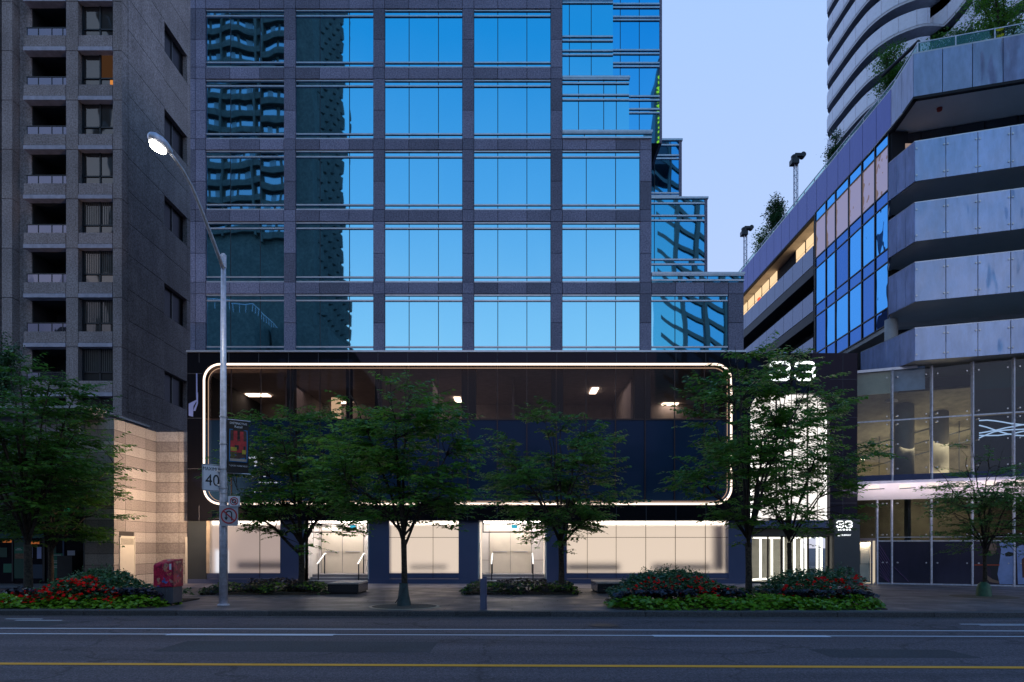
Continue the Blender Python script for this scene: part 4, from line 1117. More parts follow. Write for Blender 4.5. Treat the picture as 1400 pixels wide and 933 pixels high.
each(m, 'hall_column', plain('hall_column_concrete',(.30,.28,.24),.7), con, smooth=True)
m = MB()
for k in range(6):
    z_ = 5.3+k*.55; m.tube([(16.2,36.4,z_),(23,31.4,z_+1.9)], .03, 6)
for k in range(7): xx = 16.6+k*.95; m.tube([(xx,35.6-k*.6,5.1),(xx,35.6-k*.6,8.3)], .02, 5)
m.build('hall_pipe', M['mull'], con)
m = MB(); m.lathe(PX(1369,29.5), 29.8, [(.02,5.55),(.12,5.62),(.14,5.72),(.08,5.8)], 12)
for (px,py) in ((1281,643),(1290,641)): m.box(PX(px,33)-.2, PX(px,33)+.2, 33, 33.1, PZ(py,33)-.04, PZ(py,33)+.04)
m.box(PX(1176,34), PX(1182,34), 34, 34.1, PZ(629,34), PZ(626,34))
each(m, 'hall_lamp', glow('hall_lamp_glow',(1,.86,.62),6), con)
m = MB(); RW(m, 1174, 1190, 5.2, 5.22, 0, .01)
m = MB(); RW(m, 1330, 3000, 5.05, 7.45, -.25, .05); RW(m, 1330, 3000, 7.5, 8.6, -.25, .05); m.build('dark_display_wall', plain('display_wall',(.035,.035,.045),.5), con)
m = MB(); RW(m, 1330, 3000, 8.6, ZU1, -.25, .05); m.build('teal_display_wall', plain('teal_wall',(.01,.06,.075),.5), con)
# swirl line logo on the display wall
def swirl(m, pts):
    path = []
    for px,py in pts:
        p = RP(px); path.append((p[0]-.02, p[1]-.04, 1.8+(HY-py)*(p[1]-.04)/F))
    m.tube(path, .028, 6)
def sp(a, b): return (1320+a/10.36, 560+b/10.36)
m = MB()
for L in ([(190,158),(300,152),(400,160),(520,178),(640,200),(760,212),(880,222)], [(190,225),(300,252),(420,295),(520,325),(600,348),(650,352)], [(190,336),(320,315),(440,292),(560,262),(660,245),(760,225),(880,205)],
          [(190,405),(280,365),(400,318),(500,298),(640,288),(760,284),(900,276)], [(190,368),(330,370),(460,368),(560,355),(640,348)], [(700,335),(800,312),(900,300)], [(700,366),(800,372),(900,368)]):
    swirl(m, [sp(*p) for p in L])
m.build('line_logo', glow('pale_blue_line_light',(.42,.62,.95),.75), con)
# transom + white canopy band
m = MB(); RW(m, 1172, 3000, 4.74, 5.04, .02, .12); m.build('transom_band', plain('indigo_transom',(.045,.06,.14),.3,.3), con)
m = MB(); RW(m, 1172, 3000, 4.62, 4.74, .45, .6); m.build('canopy_top', plain('canopy_top',(.35,.36,.46),.5), con)
m = MB(); a, b = RP(1172), rc
n = (slope/math.hypot(1,slope), -1/math.hypot(1,slope))
m.add([(a[0]+n[0]*.45,a[1]+n[1]*.45,4.62),(b[0]+n[0]*.45,b[1]+n[1]*.45,4.62),(b[0]+n[0]*.1,b[1]+n[1]*.1,3.92),(a[0]+n[0]*.1,a[1]+n[1]*.1,3.92)],[(0,1,2,3)])
m.build('canopy_face', plain('white_canopy',(.78,.72,.76),.5,var=.04), con)
for px in (1198,1240,1278,1317,1356,1396,1438,1482,1530):
    p = RP(px); q = (p[0]+n[0]*.42, p[1]+n[1]*.42)
    m = MB(); m.box(q[0]-.30, q[0]+.10, q[1]-.02, q[1]+.2, 4.38, 4.56); f = m.build('canopy_light', glow('canopy_lamp',(1,.86,.80),1.15), con)
    m = MB(); m.tube([(q[0]-.4,q[1]-.04,4.36),(q[0]+.3,q[1]-.04,4.40)], .02, 6); m.build('light_bracket', M['mull'], f)
area('canopy_wash', (18.6+n[0]*.95, 29.95+n[1]*.95, 4.35), (18.6, 29.95, 4.25), 6.5, .12, 34, (1,.86,.88), con)
area('canopy_wash', (26+n[0]*.95, RP(1500)[1]+n[1]*.95-.6, 4.35), (26, RP(1500)[1]-.6, 4.25), 6.5, .12, 34, (1,.86,.88), con)
# lower glass, door and graphic panels
ZG0, ZG1 = SW+.06, 3.92
lc = [1199,1219,1273,1329,1386,1443,1503,1566,3000]
m = MB()
for i in range(len(lc)-1): RW(m, lc[i]+.3, lc[i+1]-(.3 if lc[i+1]<2000 else 0), 2.10, ZG1-.02, 0, .015)
RW(m, 1172, 1198.7, 2.2, ZG1-.02, 0, .015)
m.build('lower_glass', M['retail_glass'], con)
M['purple'] = frit('purple_graphic_film', (.022,.016,.040), .05, .1, (.6,.6,.9))
m = MB()
for i in range(len(lc)-1): RW(m, lc[i]+.3, lc[i+1]-(.3 if lc[i+1]<2000 else 0), ZG0, 2.03, 0, .015)
m.build('graphic_panel', M['purple'], con)
m = MB()
for c in lc[:-1]:
    p = RP(c); m.box(p[0]-.03, p[0]+.03, p[1]-.06, p[1]+.05, SW, ZG1)
RW(m, 1199, 3000, 2.04, 2.09, .02, .05); RW(m, 1199, 3000, 2.22, 2.25, .01, .03); RW(m, 1195, 3000, SW-.01, ZG0, .03, .1)
m.build('lower_mullion', M['galv'], con)
m = MB()
for c in lc[:-1]:
    p = RP(c)
    for dx in (-.2,.2):
        for z_ in (2.35, 3.75, 1.1): m.tube([(p[0]+dx,p[1]+.02,z_),(p[0]+dx,p[1]-.06+dx*slope,z_)], .032, 8)
m.build('spider_fixing', M['steel'], con)
m = MB(); p0, p1 = RP(1200), RP(1218)
for k in range(9):
    z_ = 1.9-k*.17; m.tube([(p0[0]+.06,p0[1]-.02,z_),(p1[0]-.06,p1[1]-.02,z_-.75 if z_>.95 else .2)], .012, 5)
p0, p1 = RP(1222), RP(1242); m.tube([(p0[0],p0[1]-.02,.9),(p1[0],p1[1]-.02,.25)], .012, 5)
m.build('violet_stripe', plain('violet_film',(.13,.05,.17),.5), con)
m = MB(); RW(m, 1172.5, 1199, SW, 2.16, -.35, .1); m.build('lit_vestibule', glow('vestibule_glow',(1,.84,.62),.62), con)
m = MB(); RW(m, 1172.5, 1190, SW+.05, 2.1, -.1, .05); dr = m.build('vestibule_door', plain('cream_leaf',(.78,.72,.58),.5), con)
m = MB(); RW(m, 1173, 1176.5, 1.0, 1.6, -.0, .03); m.build('door_notice', plain('grey_notice',(.2,.2,.15),.6), dr)
m = MB(); RW(m, 1172.5, 1190, 1.02, 1.03, -.07, .02); m.build('door_joint', M['mull'], dr)
m = MB(); RW(m, 1172.3, 1198.5, 2.08, 2.2, .03, .08); RW(m, 1190.5, 1193, SW, 2.1, .03, .08); RW(m, 1196.5, 1198.6, SW, 2.1, .03, .08)
m.build('door_frame', plain('pinkish_frame',(.36,.27,.27),.4,.4), con)
area('vestibule_light', (RP(1184)[0], RP(1184)[1]+.02, 2.0), (RP(1184)[0], RP(1184)[1]+.3, .4), .5, .1, 6, (1,.85,.66), con)
# poster with figures at the right end
def PL(m, pts, off=.012):
    v0 = []
    for px,py in pts:
        p = RP(px); y = p[1]-off; v0.append((p[0], y, EYE+(HY-py)*y/F))
    c = v0[::-1]; n_ = len(c)
    m.add(c, [tuple(range(n_))])
def poster(name, pts, mt, off=.02):
    m = MB(); PL(m, pts, off); return m.build(name, mt, con)
poster('poster_field', [(1330,742),(1442,742),(1442,799),(1330,799)], plain('poster_plum',(.045,.025,.045),.5,var=.3), .022)
poster('poster_dress', [(1365,742),(1384,742),(1387,748),(1385,760),(1386,775),(1387,799),(1366,799),(1363,785),(1366,768),(1368,752)], plain('poster_white_dress',(.30,.36,.62),.6,var=.15), .030)
poster('poster_hair', [(1373,757),(1378,754.5),(1384,756),(1386,759),(1380,761),(1374,761)], plain('poster_dark_hair',(.02,.015,.02),.6), .034)
poster('poster_figure', [(1348,765),(1351,752),(1356,748),(1363,752),(1368,765),(1366,775),(1363,784),(1364,795),(1355,795),(1354,778),(1350,776)], plain('poster_dark_dress',(.03,.025,.03),.6), .026)
poster('poster_face', [(1352,744),(1358,742.5),(1363,747),(1360,757),(1355,760),(1351,752)], plain('poster_skin',(.28,.16,.11),.6), .030)
poster('poster_arm', [(1348,786),(1356,792),(1365,795),(1365,798),(1352,796),(1347,790)], bpy.data.materials['poster_skin'], .032)
poster('poster_stripe', [(1331,772),(1366,772),(1366,773.4),(1331,773.4)], plain('poster_orange',(.55,.08,.03),.5), .036)
poster('poster_dress', [(1389,748),(1397,745),(1408,750),(1412,799),(1391,799)], bpy.data.materials['poster_white_dress'], .030)
poster('poster_figure', [(1396,765),(1402,760),(1408,768),(1407,790),(1397,790)], plain('poster_rust',(.16,.05,.03),.5), .034)
# added fill lamps without fixtures, brightening the upper and lower hall
area('hall_fill_light', (22,32.2,6.9), (22,34.5,4.2), 8, 2.0, 200, (1,.86,.62), con)
area('hall_fill_uplight', (20,32.6,5.15), (20.4,32.9,9), 7, 1.2, 130, (1,.84,.60), con)
area('lower_hall_fill_light', (20,31.2,3.7), (21,34,1), 3, .5, 60, (1,.85,.6), con)
m = MB(); m.add([(15.9,34.5,SW),(33,30,SW),(33,30,4.7),(15.9,34.5,4.7)],[(0,1,2,3)]); m.build('shop_back_wall', plain('shop_wall',(.10,.09,.07),.8,var=.3), con)
m = MB(); m.box(PX(1254,30.2), PX(1258,30.2), 30.9, 31.2, 2.1, 4.5); m.build('shop_column', M['mull'], con)

# ================================================================ CONDO TOWER (upper right)
ct = thing('condo_tower', 'tall white condominium tower with curved balconies behind the podium roof', 'condo tower', (48, 80, SW))
def curve(pts, n=5):
    out = []
    P = [pts[0]]+list(pts)+[pts[-1]]
    for i in range(1, len(P)-2):
        p0,p1,p2,p3 = P[i-1],P[i],P[i+1],P[i+2]
        for k in range(n):
            t = k/n
            out.append(tuple(.5*((2*p1[j])+(-p0[j]+p2[j])*t+(2*p0[j]-5*p1[j]+4*p2[j]-p3[j])*t*t+(-p0[j]+3*p1[j]-3*p2[j]+p3[j])*t**3) for j in range(2)))
    out.append(tuple(pts[-1])); return out
wa = curve([(40.6,87),(39.5,85.5),(39.4,82),(39.5,78.5),(39.9,75.8),(41.0,73.6),(42.8,72.2),(44.0,71.9)], 4)
wb = curve([(45.4,76.5),(44.7,75.0),(44.9,73.5),(45.6,71.5),(45.6,68),(45.2,66.5),(44.6,66.0),(44.5,64.5),(45.2,62.5),(45.8,60),(46,56)], 4)
FL = [24.0+3.0*k for k in range(0, 24)]
def ribbon(m, path, z0, z1, t=.05, seg=2):
    for i in range(len(path)-1):
        m.quad((path[i][0],path[i][1],z0),(path[i+1][0],path[i+1][1],z0),(path[i+1][0],path[i+1][1],z1),(path[i][0],path[i][1],z1))
for z_ in FL:
    for path, back in ((wa,[(47.5,72.2),(47.5,87)]),(wb,[(56,56),(56,76.5)])):
        m = MB(); ribbon(m, path, z_, z_+1.62)
        inner = [(x_+.05, y_+.02) for x_,y_ in path]
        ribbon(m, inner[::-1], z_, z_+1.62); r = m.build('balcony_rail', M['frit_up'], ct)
        po = MB()
        for p in path[::3]: po.box(p[0]-.03, p[0]+.03, p[1]-.03, p[1]+.03, z_, z_+1.65)
        po.build('rail_post', M['galv'], r)
        m = MB(); m.prism(inner+back, z_-.28, z_-.005); m.build('balcony_slab', plain('white_slab',(.60,.62,.70),.7) if z_ == FL[0] and path is wa else bpy.data.materials['white_slab'], ct)
m = MB()
for z_ in FL[:-1]:
    for (x0,y0,x1,y1) in ((40.7,86.5,40.7,76.3),(40.7,76.3,43.2,74.0),(43.2,74.0,46.2,73.8),(46.7,75.4,46.7,58)):
        n_ = max(1,int(math.hypot(x1-x0,y1-y0)/1.6))
        for i in range(n_):
            a = (x0+(x1-x0)*i/n_, y0+(y1-y0)*i/n_); b = (x0+(x1-x0)*(i+1)/n_, y0+(y1-y0)*(i+1)/n_)
            m.quad((a[0],a[1],z_+.02),(b[0],b[1],z_+.02),(b[0],b[1],z_+2.7),(a[0],a[1],z_+2.7))
m.build('tower_glass', mirror_glass('pale_blue_tower_glass',(.45,.62,.85),warp=.05,panevar=.03,fac=.8), ct)
m = MB(); m.box(40.9, 56, 77, 86, 10, FL[-1]); m.box(46.9, 56, 57, 76, 10, FL[-1]-.01); m.box(43.6,46.9,74.3,77,10,FL[-1]-.02)
m.box(42,56,60,86,4,24); m.build('core', M['joint'], ct)
# rooftop masts
for (px, yb_, yt, Y, lab) in ((1088, 262, 213, 45.8, 'taller lattice camera mast on the podium roof, right of the rooftop trees'), (1019, 375, 312, 54.5, 'thin lattice camera mast at the far end of the podium roof, left of the trees')):
    x_ = PX(px, Y); z0, z1 = ZP1, PZ(yt, Y)
    t = thing('camera_mast', lab, 'mast', (x_, Y, z0), 'camera masts on the roof')
    m = MB(); w = .10
    for sx_ in (-w,w):
        for sy_ in (-w,w): m.tube([(x_+sx_,Y+sy_,z0-.3),(x_+sx_,Y+sy_,z1-.6)], .03, 5)
    zc = z0; k = 0
    while zc < z1-.8:
        m.tube([(x_-w,Y-w,zc),(x_+w,Y-w,zc+.25)], .018, 4); m.tube([(x_+w,Y-w,zc+.25),(x_-w,Y-w,zc+.5)], .018, 4)
        m.tube([(x_-w,Y+w,zc),(x_-w,Y-w,zc+.25)], .018, 4); m.tube([(x_-w,Y-w,zc+.25),(x_-w,Y+w,zc+.5)], .018, 4); zc += .5
    m.build('lattice_pole', M['galv'], t)
    m = MB(); m.box(x_-.35, x_+.15, Y-.25, Y+.25, z1-.62, z1-.28); m.lathe(x_-.1, Y, [(.2,z1-.28),(.22,z1-.05),(.12,z1+.05)], 14); m.box(x_-.1, x_+.5, Y-.18, Y+.18, z1-.12, z1+.1); m.tube([(x_+.45,Y-.2,z1-.0),(x_+.45,Y+.2,z1-.0)], .18, 12); m.build('camera_head', M['mull'], t, bevel=.02)
# awning pole on terrace
m = MB(); m.tube([(PX(1206,34),34,PZ(104,34)),(PX(1256,31.6),31.6,PZ(57,31.6))], .09, 8)
for p in ((1256,31.6,57),): m.tube([(PX(p[0],p[1]),p[1],PZ(p[2],p[1])),(PX(p[0],p[1]),p[1],ZP1)], .07, 8)
o = m.build('folded_awning', M['mull']); tag(o, 'long dark folded awning arm slanting over the terrace shrubs', 'awning')

# ================================================================ BUILDINGS ACROSS THE STREET (behind the viewer, seen in the mirror glass)
M['rb'] = stone('brown_concrete', (.10,.10,.085), (.17,.165,.13), 2, .1, .85, .1)
M['rbw'] = mirror_glass('opposite_windows', (.5,.7,.8), warp=.05, panevar=.04, fac=.55, base=(.02,.03,.04))
def opp_slab():
    t = thing('brown_slab_tower', 'brown concrete slab tower across the street, seen reflected in the left mirror windows', 'apartment tower', (-45,-60,SW))
    x0, x1, y0, y1, H = -78, -34.5, -57, -78, 118
    m = MB(); m.box(x0, x1, y1, y0, SW, H)
    zb0 = 56; fl = 2.9; n = int((H-zb0)/fl)
    for k in range(n):
        z_ = zb0+k*fl
        m.box(x0, -38.2, y0+.0, y0+.9, z_, z_+1.05)
    xx = -38.2
    while xx > x0: m.box(xx-.35, xx, y0+.01, y0+1.0, zb0-.5, H); xx -= 5.9
    # raked fins on the end wall
    for k in range(32):
        z_ = 20+k*3.0
        for j in range(6):
            yy = y0-3.2-j*2.9; m.add([(x1,yy,z_),(x1+.9,yy-1.6,z_+.3),(x1+.9,yy-1.6,z_+2.6),(x1,yy,z_+2.9)],[(0,1,2,3)])
            m.add([(x1,yy,z_),(x1+.9,yy-1.6,z_+.3),(x1,yy-1.9,z_)],[(0,1,2)])
    m.build('concrete_frame', M['rb'], t)
    w = MB(); c = MB()
    for k in range(n):
        z_ = zb0+k*fl+1.05; xx = -38.6; j = 0
        while xx > x0+2:
            w.quad((xx,y0+.05,z_+.05),(xx-2.4,y0+.05,z_+.05),(xx-2.4,y0+.05,z_+1.75),(xx,y0+.05,z_+1.75))
            if (k*7+j*3)%4: c.box(xx-1.5, xx-.6, y0+.06, y0+.10, z_+.3, z_+1.5)
            xx -= 2.85; j += 1
    w.build('window_band', M['rbw'], t); c.build('blind', plain('pale_blind',(.30,.38,.42),.6), t)
    w = MB()
    for k in range(32):
        z_ = 20+k*3.0
        for j in range(6): yy = y0-3.2-j*2.9; w.quad((x1+.02,yy-1.0,z_+.5),(x1+.02,yy-2.3,z_+.5),(x1+.02,yy-2.3,z_+2.5),(x1+.02,yy-1.0,z_+2.5))
    w.build('end_window', M['rbw'], t)
opp_slab()
t = thing('brown_low_block', 'plain brown concrete block across the street with a stepped top, seen only in reflection', 'building', (-50,-33,SW))
MB().box(-75,-36.4,-60,-33,SW,35).build('wall', M['rb'], t)
m = MB()
for k in range(40): xx = -36.6-k*.95; m.box(xx-.02,xx+.02,-33.2,-33.16,35,36.1)
for k in range(26): yy = -33.2-k; m.box(-36.62,-36.58,yy-.02,yy+.02,35,36.1)
m.box(-75,-36.6,-33.2,-33.15,36.05,36.12); m.box(-36.64,-36.58,-60,-33.2,36.05,36.12); m.build('roof_rail', M['galv'], t)
t = thing('brown_stepped_block', 'brown concrete office block with stepped roof opposite, reflected low on the left', 'building', (-30,-40,SW))
m = MB(); m.box(-36,-27,-60,-38,SW,34.5); m.box(-36,-24.8,-62,-40,SW,31); m.box(-36,-24,-72,-40.5,SW,27); m.build('wall', M['rb'], t)
m = MB()
for k in range(9): m.quad((-26.98,-39-k*2.3,28),(-26.98,-40.9-k*2.3,28),(-26.98,-40.9-k*2.3,31),(-26.98,-39-k*2.3,31))
for k in range(7): m.quad((-35+k*1.7,-37.98,25),(-33.6+k*1.7,-37.98,25),(-33.6+k*1.7,-37.98,29),(-35+k*1.7,-37.98,29))
m.build('window', M['rbw'], t)
# lattice tower
t = thing('lattice_glass_tower', 'glass tower wrapped in slanting grey bands across the street, reflected in the right windows', 'office tower', (40,-60,SW))
x0,x1,y0,y1,H = 29.5,52,-57,-80,86
MB().box(x0,x1,y1,y0,SW,H).build('curtain_wall', mirror_glass('teal_tower_glass',(.25,.65,.8),warp=.04,panevar=.02,fac=.85), t)
m = MB(); L = x1-x0
for j in range(7):
    xx = x0+.4+j*3.6; m.box(xx-.35, xx+.35, y0-.1, y0+.6, SW, H)
    zz_ = 3.0
    while zz_ < H-4:
        off = 1.3*(j%2); m.add([(xx,y0+.4,zz_+off),(xx-3.5,y0+.4,zz_+off+2.4),(xx-3.5,y0+.4,zz_+off+3.2),(xx,y0+.4,zz_+off+.8)],[(0,1,2,3)]); zz_ += 3.3
m.build('slanting_band', plain('olive_grey_band',(.17,.19,.16),.7), t)
m = MB(); m.plate([(x0-4.9,73),(x0-.01,73),(x0-.01,89),(x0-2.5,89),(x0-3.0,86.5),(x0-4.2,81.5),(x0-4.8,77)], y0+.3, y0-9); m.build('sign_fin', plain('dark_fin',(.09,.10,.11),.5), t)
m = MB()
for k in range(7):
    z_ = 75.2+k*1.65; xx = x0-4.3+.035*k*k
    m.tube([(xx,y0+.6,z_),(xx+.8,y0+.6,z_+.3),(xx+.15,y0+.6,z_+.75),(xx+.95,y0+.6,z_+1.15)], .17, 5)
m.build('yellow_sign', glow('yellow_sign_glow',(.95,.8,.03),1.6), t)
# low buildings directly behind the viewer
t = thing('brick_shop_row', 'low dark brick shop row across the street, behind the viewer', 'building', (-4,-14,SW))
m = MB(); m.box(-34,-2,-24,-9,SW,11); m.box(-1.5,26,-24,-10,SW,8.5); m.build('wall', plain('dark_brick',(.11,.07,.06),.85), t)
m = MB()
for k in range(18):
    for z_ in (4.6,7.8): m.quad((-33+k*1.7,-8.98,z_),(-31.9+k*1.7,-8.98,z_),(-31.9+k*1.7,-8.98,z_+1.7),(-33+k*1.7,-8.98,z_+1.7))
m.build('window', M['rbw'], t)
# ================================================================ STREET LAMP + SIGNS
PYL = 19.5; PXL = PX(305.5, PYL)
lamp = thing('street_lamp', 'tall galvanised street lamp with a bright head on an arm reaching over the road', 'street lamp', (PXL, PYL, SW))
m = MB(); zj = PZ(352, PYL)
m.tube([(PXL,PYL,SW),(PXL,PYL,SW+2.4),(PXL,PYL,6),(PXL,PYL,zj-.02)], [.118,.112,.088,.066], 20); m.build('pole', M['galv'], lamp, smooth=True)
m = MB(); m.lathe(PXL, PYL, [(.17,SW),(.17,SW+.03),(.125,SW+.05)], 20); m.build('base_flange', M['galv'], lamp)
m = MB(); m.tube([(PXL,PYL,zj-.30),(PXL,PYL,zj+.06)], .082, 16); m.tube([(PXL,PYL,zj+.06),(PXL,PYL,zj+.10)], .05, 12); m.build('pole_cap', M['galv'], lamp)
arm = []
for (px,py,Y) in ((304.5,366,19.42),(298,347,19.1),(286,315,18.5),(274,284,17.95),(262,255,17.5),(250,233,17.05),(241,220,16.7),(234,211,16.45)): arm.append((PX(px,Y),Y,PZ(py,Y)))
m = MB(); m.tube(arm, [.05,.05,.047,.044,.04,.038,.036,.035], 12); m.build('arm', M['galv'], lamp, smooth=True)
h0, h1 = Vector(arm[-1]), Vector((PX(204,15.75),15.75,PZ(188,15.75)))
m = MB(); d = (h1-h0); path = [h0+d*t for t in (0,.12,.3,.55,.8,.95,1)]
m.tube([tuple(p+Vector((0,0,.06))) for p in path], [.05,.08,.13,.155,.14,.09,.03], 16); hd = m.build('lamp_head', M['galv'], lamp, smooth=True)
m = MB(); path = [h0+d*t for t in (.28,.4,.6,.8,.93)]
m.tube([tuple(p+Vector((0.0,-.01,-.075))) for p in path], [.04,.085,.11,.10,.04], 14); m.build('lens', glow('street_lamp_lens',(1,.98,.82),30), hd, smooth=True)
ld = bpy.data.lights.new('street_light','SPOT'); ld.energy = 420; ld.color = (1,.93,.75); ld.spot_size = R(150); ld.spot_blend = 1; ld.shadow_soft_size = .15
lo = bpy.data.objects.new('street_light', ld); COL.objects.link(lo); lo.parent = lamp; lo.location = (h0+d*.6)+Vector((0,0,-.35))-ORIG[lamp.name]
m = MB()
for z_ in (4.72,5.5,4.0,3.3,3.05,2.75,3.45): m.lathe(PXL, PYL, [(.108,z_),(.115,z_+.005),(.115,z_+.03),(.108,z_+.035)], 20)
m.build('mounting_strap', M['steel'], lamp)
M['sign_w'] = plain('sign_white', (.66,.68,.78), .45, var=.04); M['sign_k'] = plain('sign_black', (.012,.012,.015), .5); M['sign_r'] = plain('sign_red', (.42,.02,.03), .45); M['sign_back'] = plain('sign_back',(.3,.3,.33),.5,.6)
def plate_local(t, name, c, w, h, rot, mt, off=0, th=.004, bev=.0):
    """plate w x h centred at c, facing -Y turned by rot about Z"""
    ux, uy = math.cos(rot), math.sin(rot); nx, ny = uy, -ux     # normal towards viewer
    m = MB(); cx_,cy_,cz_ = c
    r = min(w,h)*.08; P = []
    for (sx_,sz_,a0) in ((1,1,0),(-1,1,90),(-1,-1,180),(1,-1,270)):
        for i in range(4):
            q = R(a0+30*i); P.append((sx_*(w/2-r)+r*math.cos(q), sz_*(h/2-r)+r*math.sin(q)))
    f = [(cx_+a*ux+nx*off, cy_+a*uy+ny*off, cz_+b) for a,b in P]; bk = [(x_-nx*th, y_-ny*th, z_) for x_,y_,z_ in f]
    n = len(P); m.add(f+bk, [tuple(range(n)), tuple(range(2*n-1,n-1,-1))]+[(i,n+i,n+(i+1)%n,(i+1)%n) for i in range(n)])
    return m.build(name, mt, t)
def lp(c, rot, a, b, off):          # local point on a plate
    ux, uy = math.cos(rot), math.sin(rot); return (c[0]+a*ux+uy*off, c[1]+a*uy-ux*off, c[2]+b)
def ring(t, name, c, rot, r, w, mt, off=.004, n=36):
    m = MB(); V = []
    for i in range(n):
        q = 2*math.pi*i/n
        V += [lp(c,rot,(r-w)*math.cos(q),(r-w)*math.sin(q),off), lp(c,rot,r*math.cos(q),r*math.sin(q),off)]
    m.add(V, [(2*i,2*i+1,(2*i+3)%(2*n),(2*i+2)%(2*n)) for i in range(n)]); return m
def bar_on(m, c, rot, p, q, w, off):
    dx, dz = q[0]-p[0], q[1]-p[1]; L = math.hypot(dx,dz); nx_, nz_ = -dz/L*w/2, dx/L*w/2
    m.add([lp(c,rot,*v,off) for v in ((p[0]-nx_,p[1]-nz_),(q[0]-nx_,q[1]-nz_),(q[0]+nx_,q[1]+nz_),(p[0]+nx_,p[1]+nz_))],[(0,1,2,3)])
# speed limit
rot = R(52); YY = 19.32
c = (PX(290.5,YY), YY, PZ(653.5,YY))
t = thing('speed_limit_sign', 'white rectangular speed limit sign reading MAXIMUM 40 on the lamp pole', 'road sign', c)
plate_local(t, 'plate', c, .60, .76, rot, M['sign_w'])
m = MB()
for (a,b) in (((-.28,.36),(.28,.36)),((-.28,-.36),(.28,-.36)),((-.28,-.36),(-.28,.36)),((.28,-.36),(.28,.36))): bar_on(m, c, rot, a, b, .012, .003)
m.build('border_line', M['sign_k'], t)
p_ = lp(c, rot, 0, -.085, .004); text_mesh('sign_digits', '40', *p_, .46, M['sign_k'], t, rotz=rot, ext=.001, sx=.92)
p_ = lp(c, rot, 0, .245, .004); text_mesh('sign_lettering', 'MAXIMUM', *p_, .135, M['sign_k'], t, rotz=rot, ext=.001, sx=.9)
m = MB(); m.tube([lp(c,rot,.1,.2,-.02),(PXL,PYL,c[2]+.2)], .015, 6); m.tube([lp(c,rot,.1,-.2,-.02),(PXL,PYL,c[2]-.2)], .015, 6); m.build('bracket', M['steel'], t)
# no parking
rot = R(8); YY = 19.33; c = (PX(320,YY), YY, PZ(685.5,YY))
t = thing('no_stopping_sign', 'small white sign with a red ring, above the larger ring sign on the pole', 'road sign', c)
plate_local(t, 'plate', c, .32, .29, rot, M['sign_w'])
m = ring(t, 'ring', c, rot, .115, .024, M['sign_r']); bar_on(m, c, rot, (-.08,.08), (.08,-.08), .022, .008); m.build('red_ring', M['sign_r'], t)
m = ring(t, 'ring', c, rot, .066, .030, M['sign_k'], .0045, 20); m.build('black_symbol', M['sign_k'], t)
m = MB(); bar_on(m, c, rot, (-.15,-.115), (-.115,-.115), .02, .004); bar_on(m, c, rot, (.115,-.115), (.15,-.115), .02, .004); m.build('black_arrow', M['sign_k'], t)
m = MB(); m.tube([lp(c,rot,-.1,0,-.01),(PXL,PYL,c[2])], .014, 6); m.build('bracket', M['steel'], t)
# no u turn
rot = R(6); YY = 19.34; c = (PX(313,YY), YY, PZ(705.5,YY))
t = thing('no_u_turn_sign', 'square no U-turn sign with a red ring and black arrow, lowest on the lamp pole', 'road sign', c)
plate_local(t, 'plate', c, .50, .57, rot, plain('sign_pale_grey',(.40,.40,.47),.5,var=.05))
m = ring(t, 'ring', c, rot, .225, .036, M['sign_r'])
bar_on(m, c, rot, (-.15,.14), (.15,-.14), .035, .008); m.build('red_ring', M['sign_r'], t)
m = MB(); pts = [(.075,-.13),(.075,.06)]+[(.0+.075*math.cos(R(q)),.06+.075*math.sin(R(q))) for q in range(20,181,20)]+[(-.075,-.05)]
for i in range(len(pts)-1): bar_on(m, c, rot, pts[i], pts[i+1], .032, .0045)
m.add([lp(c,rot,*v,.0045) for v in ((-.125,-.045),(-.025,-.045),(-.075,-.13))],[(0,2,1)])
m.build('black_arrow', M['sign_k'], t)
m = MB(); m.tube([lp(c,rot,0,.1,-.01),(PXL,PYL,c[2]+.1)], .014, 6); m.build('bracket', M['steel'], t)
# banner
rot = R(40); YY = 19.5; c0 = (PXL+.10, YY-.02, 0)
t = thing('street_banner', 'black hanging banner with a blue framed red picture on the lamp pole', 'banner', (PXL, PYL, 5.2))
ux, uy = math.cos(rot), math.sin(rot)
W_, zt_, zb_ = .62, PZ(573.5,19.5), PZ(646,19.5)
c = (c0[0]+ux*W_/2, c0[1]+uy*W_/2, (zt_+zb_)/2)
H_ = zt_-zb_
m = MB(); cols, rws = 8, 14; V=[]; Fs=[]
def bn(a, b): return lp(c, rot, a, b, .02*math.sin(b*3.5+a*4)*(1 if b<H_/2-.02 else 0))
for j in range(rws+1):
    for i in range(cols+1): V.append(bn(-W_/2+W_*i/cols, H_/2-H_*j/rws))
for j in range(rws):
    for i in range(cols): a=j*(cols+1)+i; Fs.append((a,a+cols+1,a+cols+2,a+1))
m.add(V,Fs); o = m.build('banner_cloth', plain('black_cloth',(.022,.018,.018),.85), t, smooth=True)
def bq(m, a0, a1, b0, b1, off): m.add([tuple(Vector(bn(a,b))+Vector((uy,-ux,0))*off) for a,b in ((a0,b0),(a1,b0),(a1,b1),(a0,b1))],[(0,1,2,3)])
def bgrid(name, a0, a1, b0, b1, off, mt):
    m = MB(); n = 6
    for j in range(n): bq(m, a0, a1, b0+(b1-b0)*j/n, b0+(b1-b0)*(j+1)/n, off)
    return m.build(name, mt, t)
bgrid('picture_frame', -.24, .27, -.44, .49, .006, plain('banner_blue',(.01,.16,.42),.6))
pb = lambda a,b: (-.215+.46*a, -.42+.885*b)
def bp(name, a0,a1,b0,b1, off, mt):
    (x0_,z0_),(x1_,z1_) = pb(a0,b0), pb(a1,b1); bgrid(name, x0_,x1_,z0_,z1_, off, mt)
bp('picture_base', 0,1,0,1,.008, plain('picture_brown',(.07,.035,.03),.8,var=.5,scale=14))
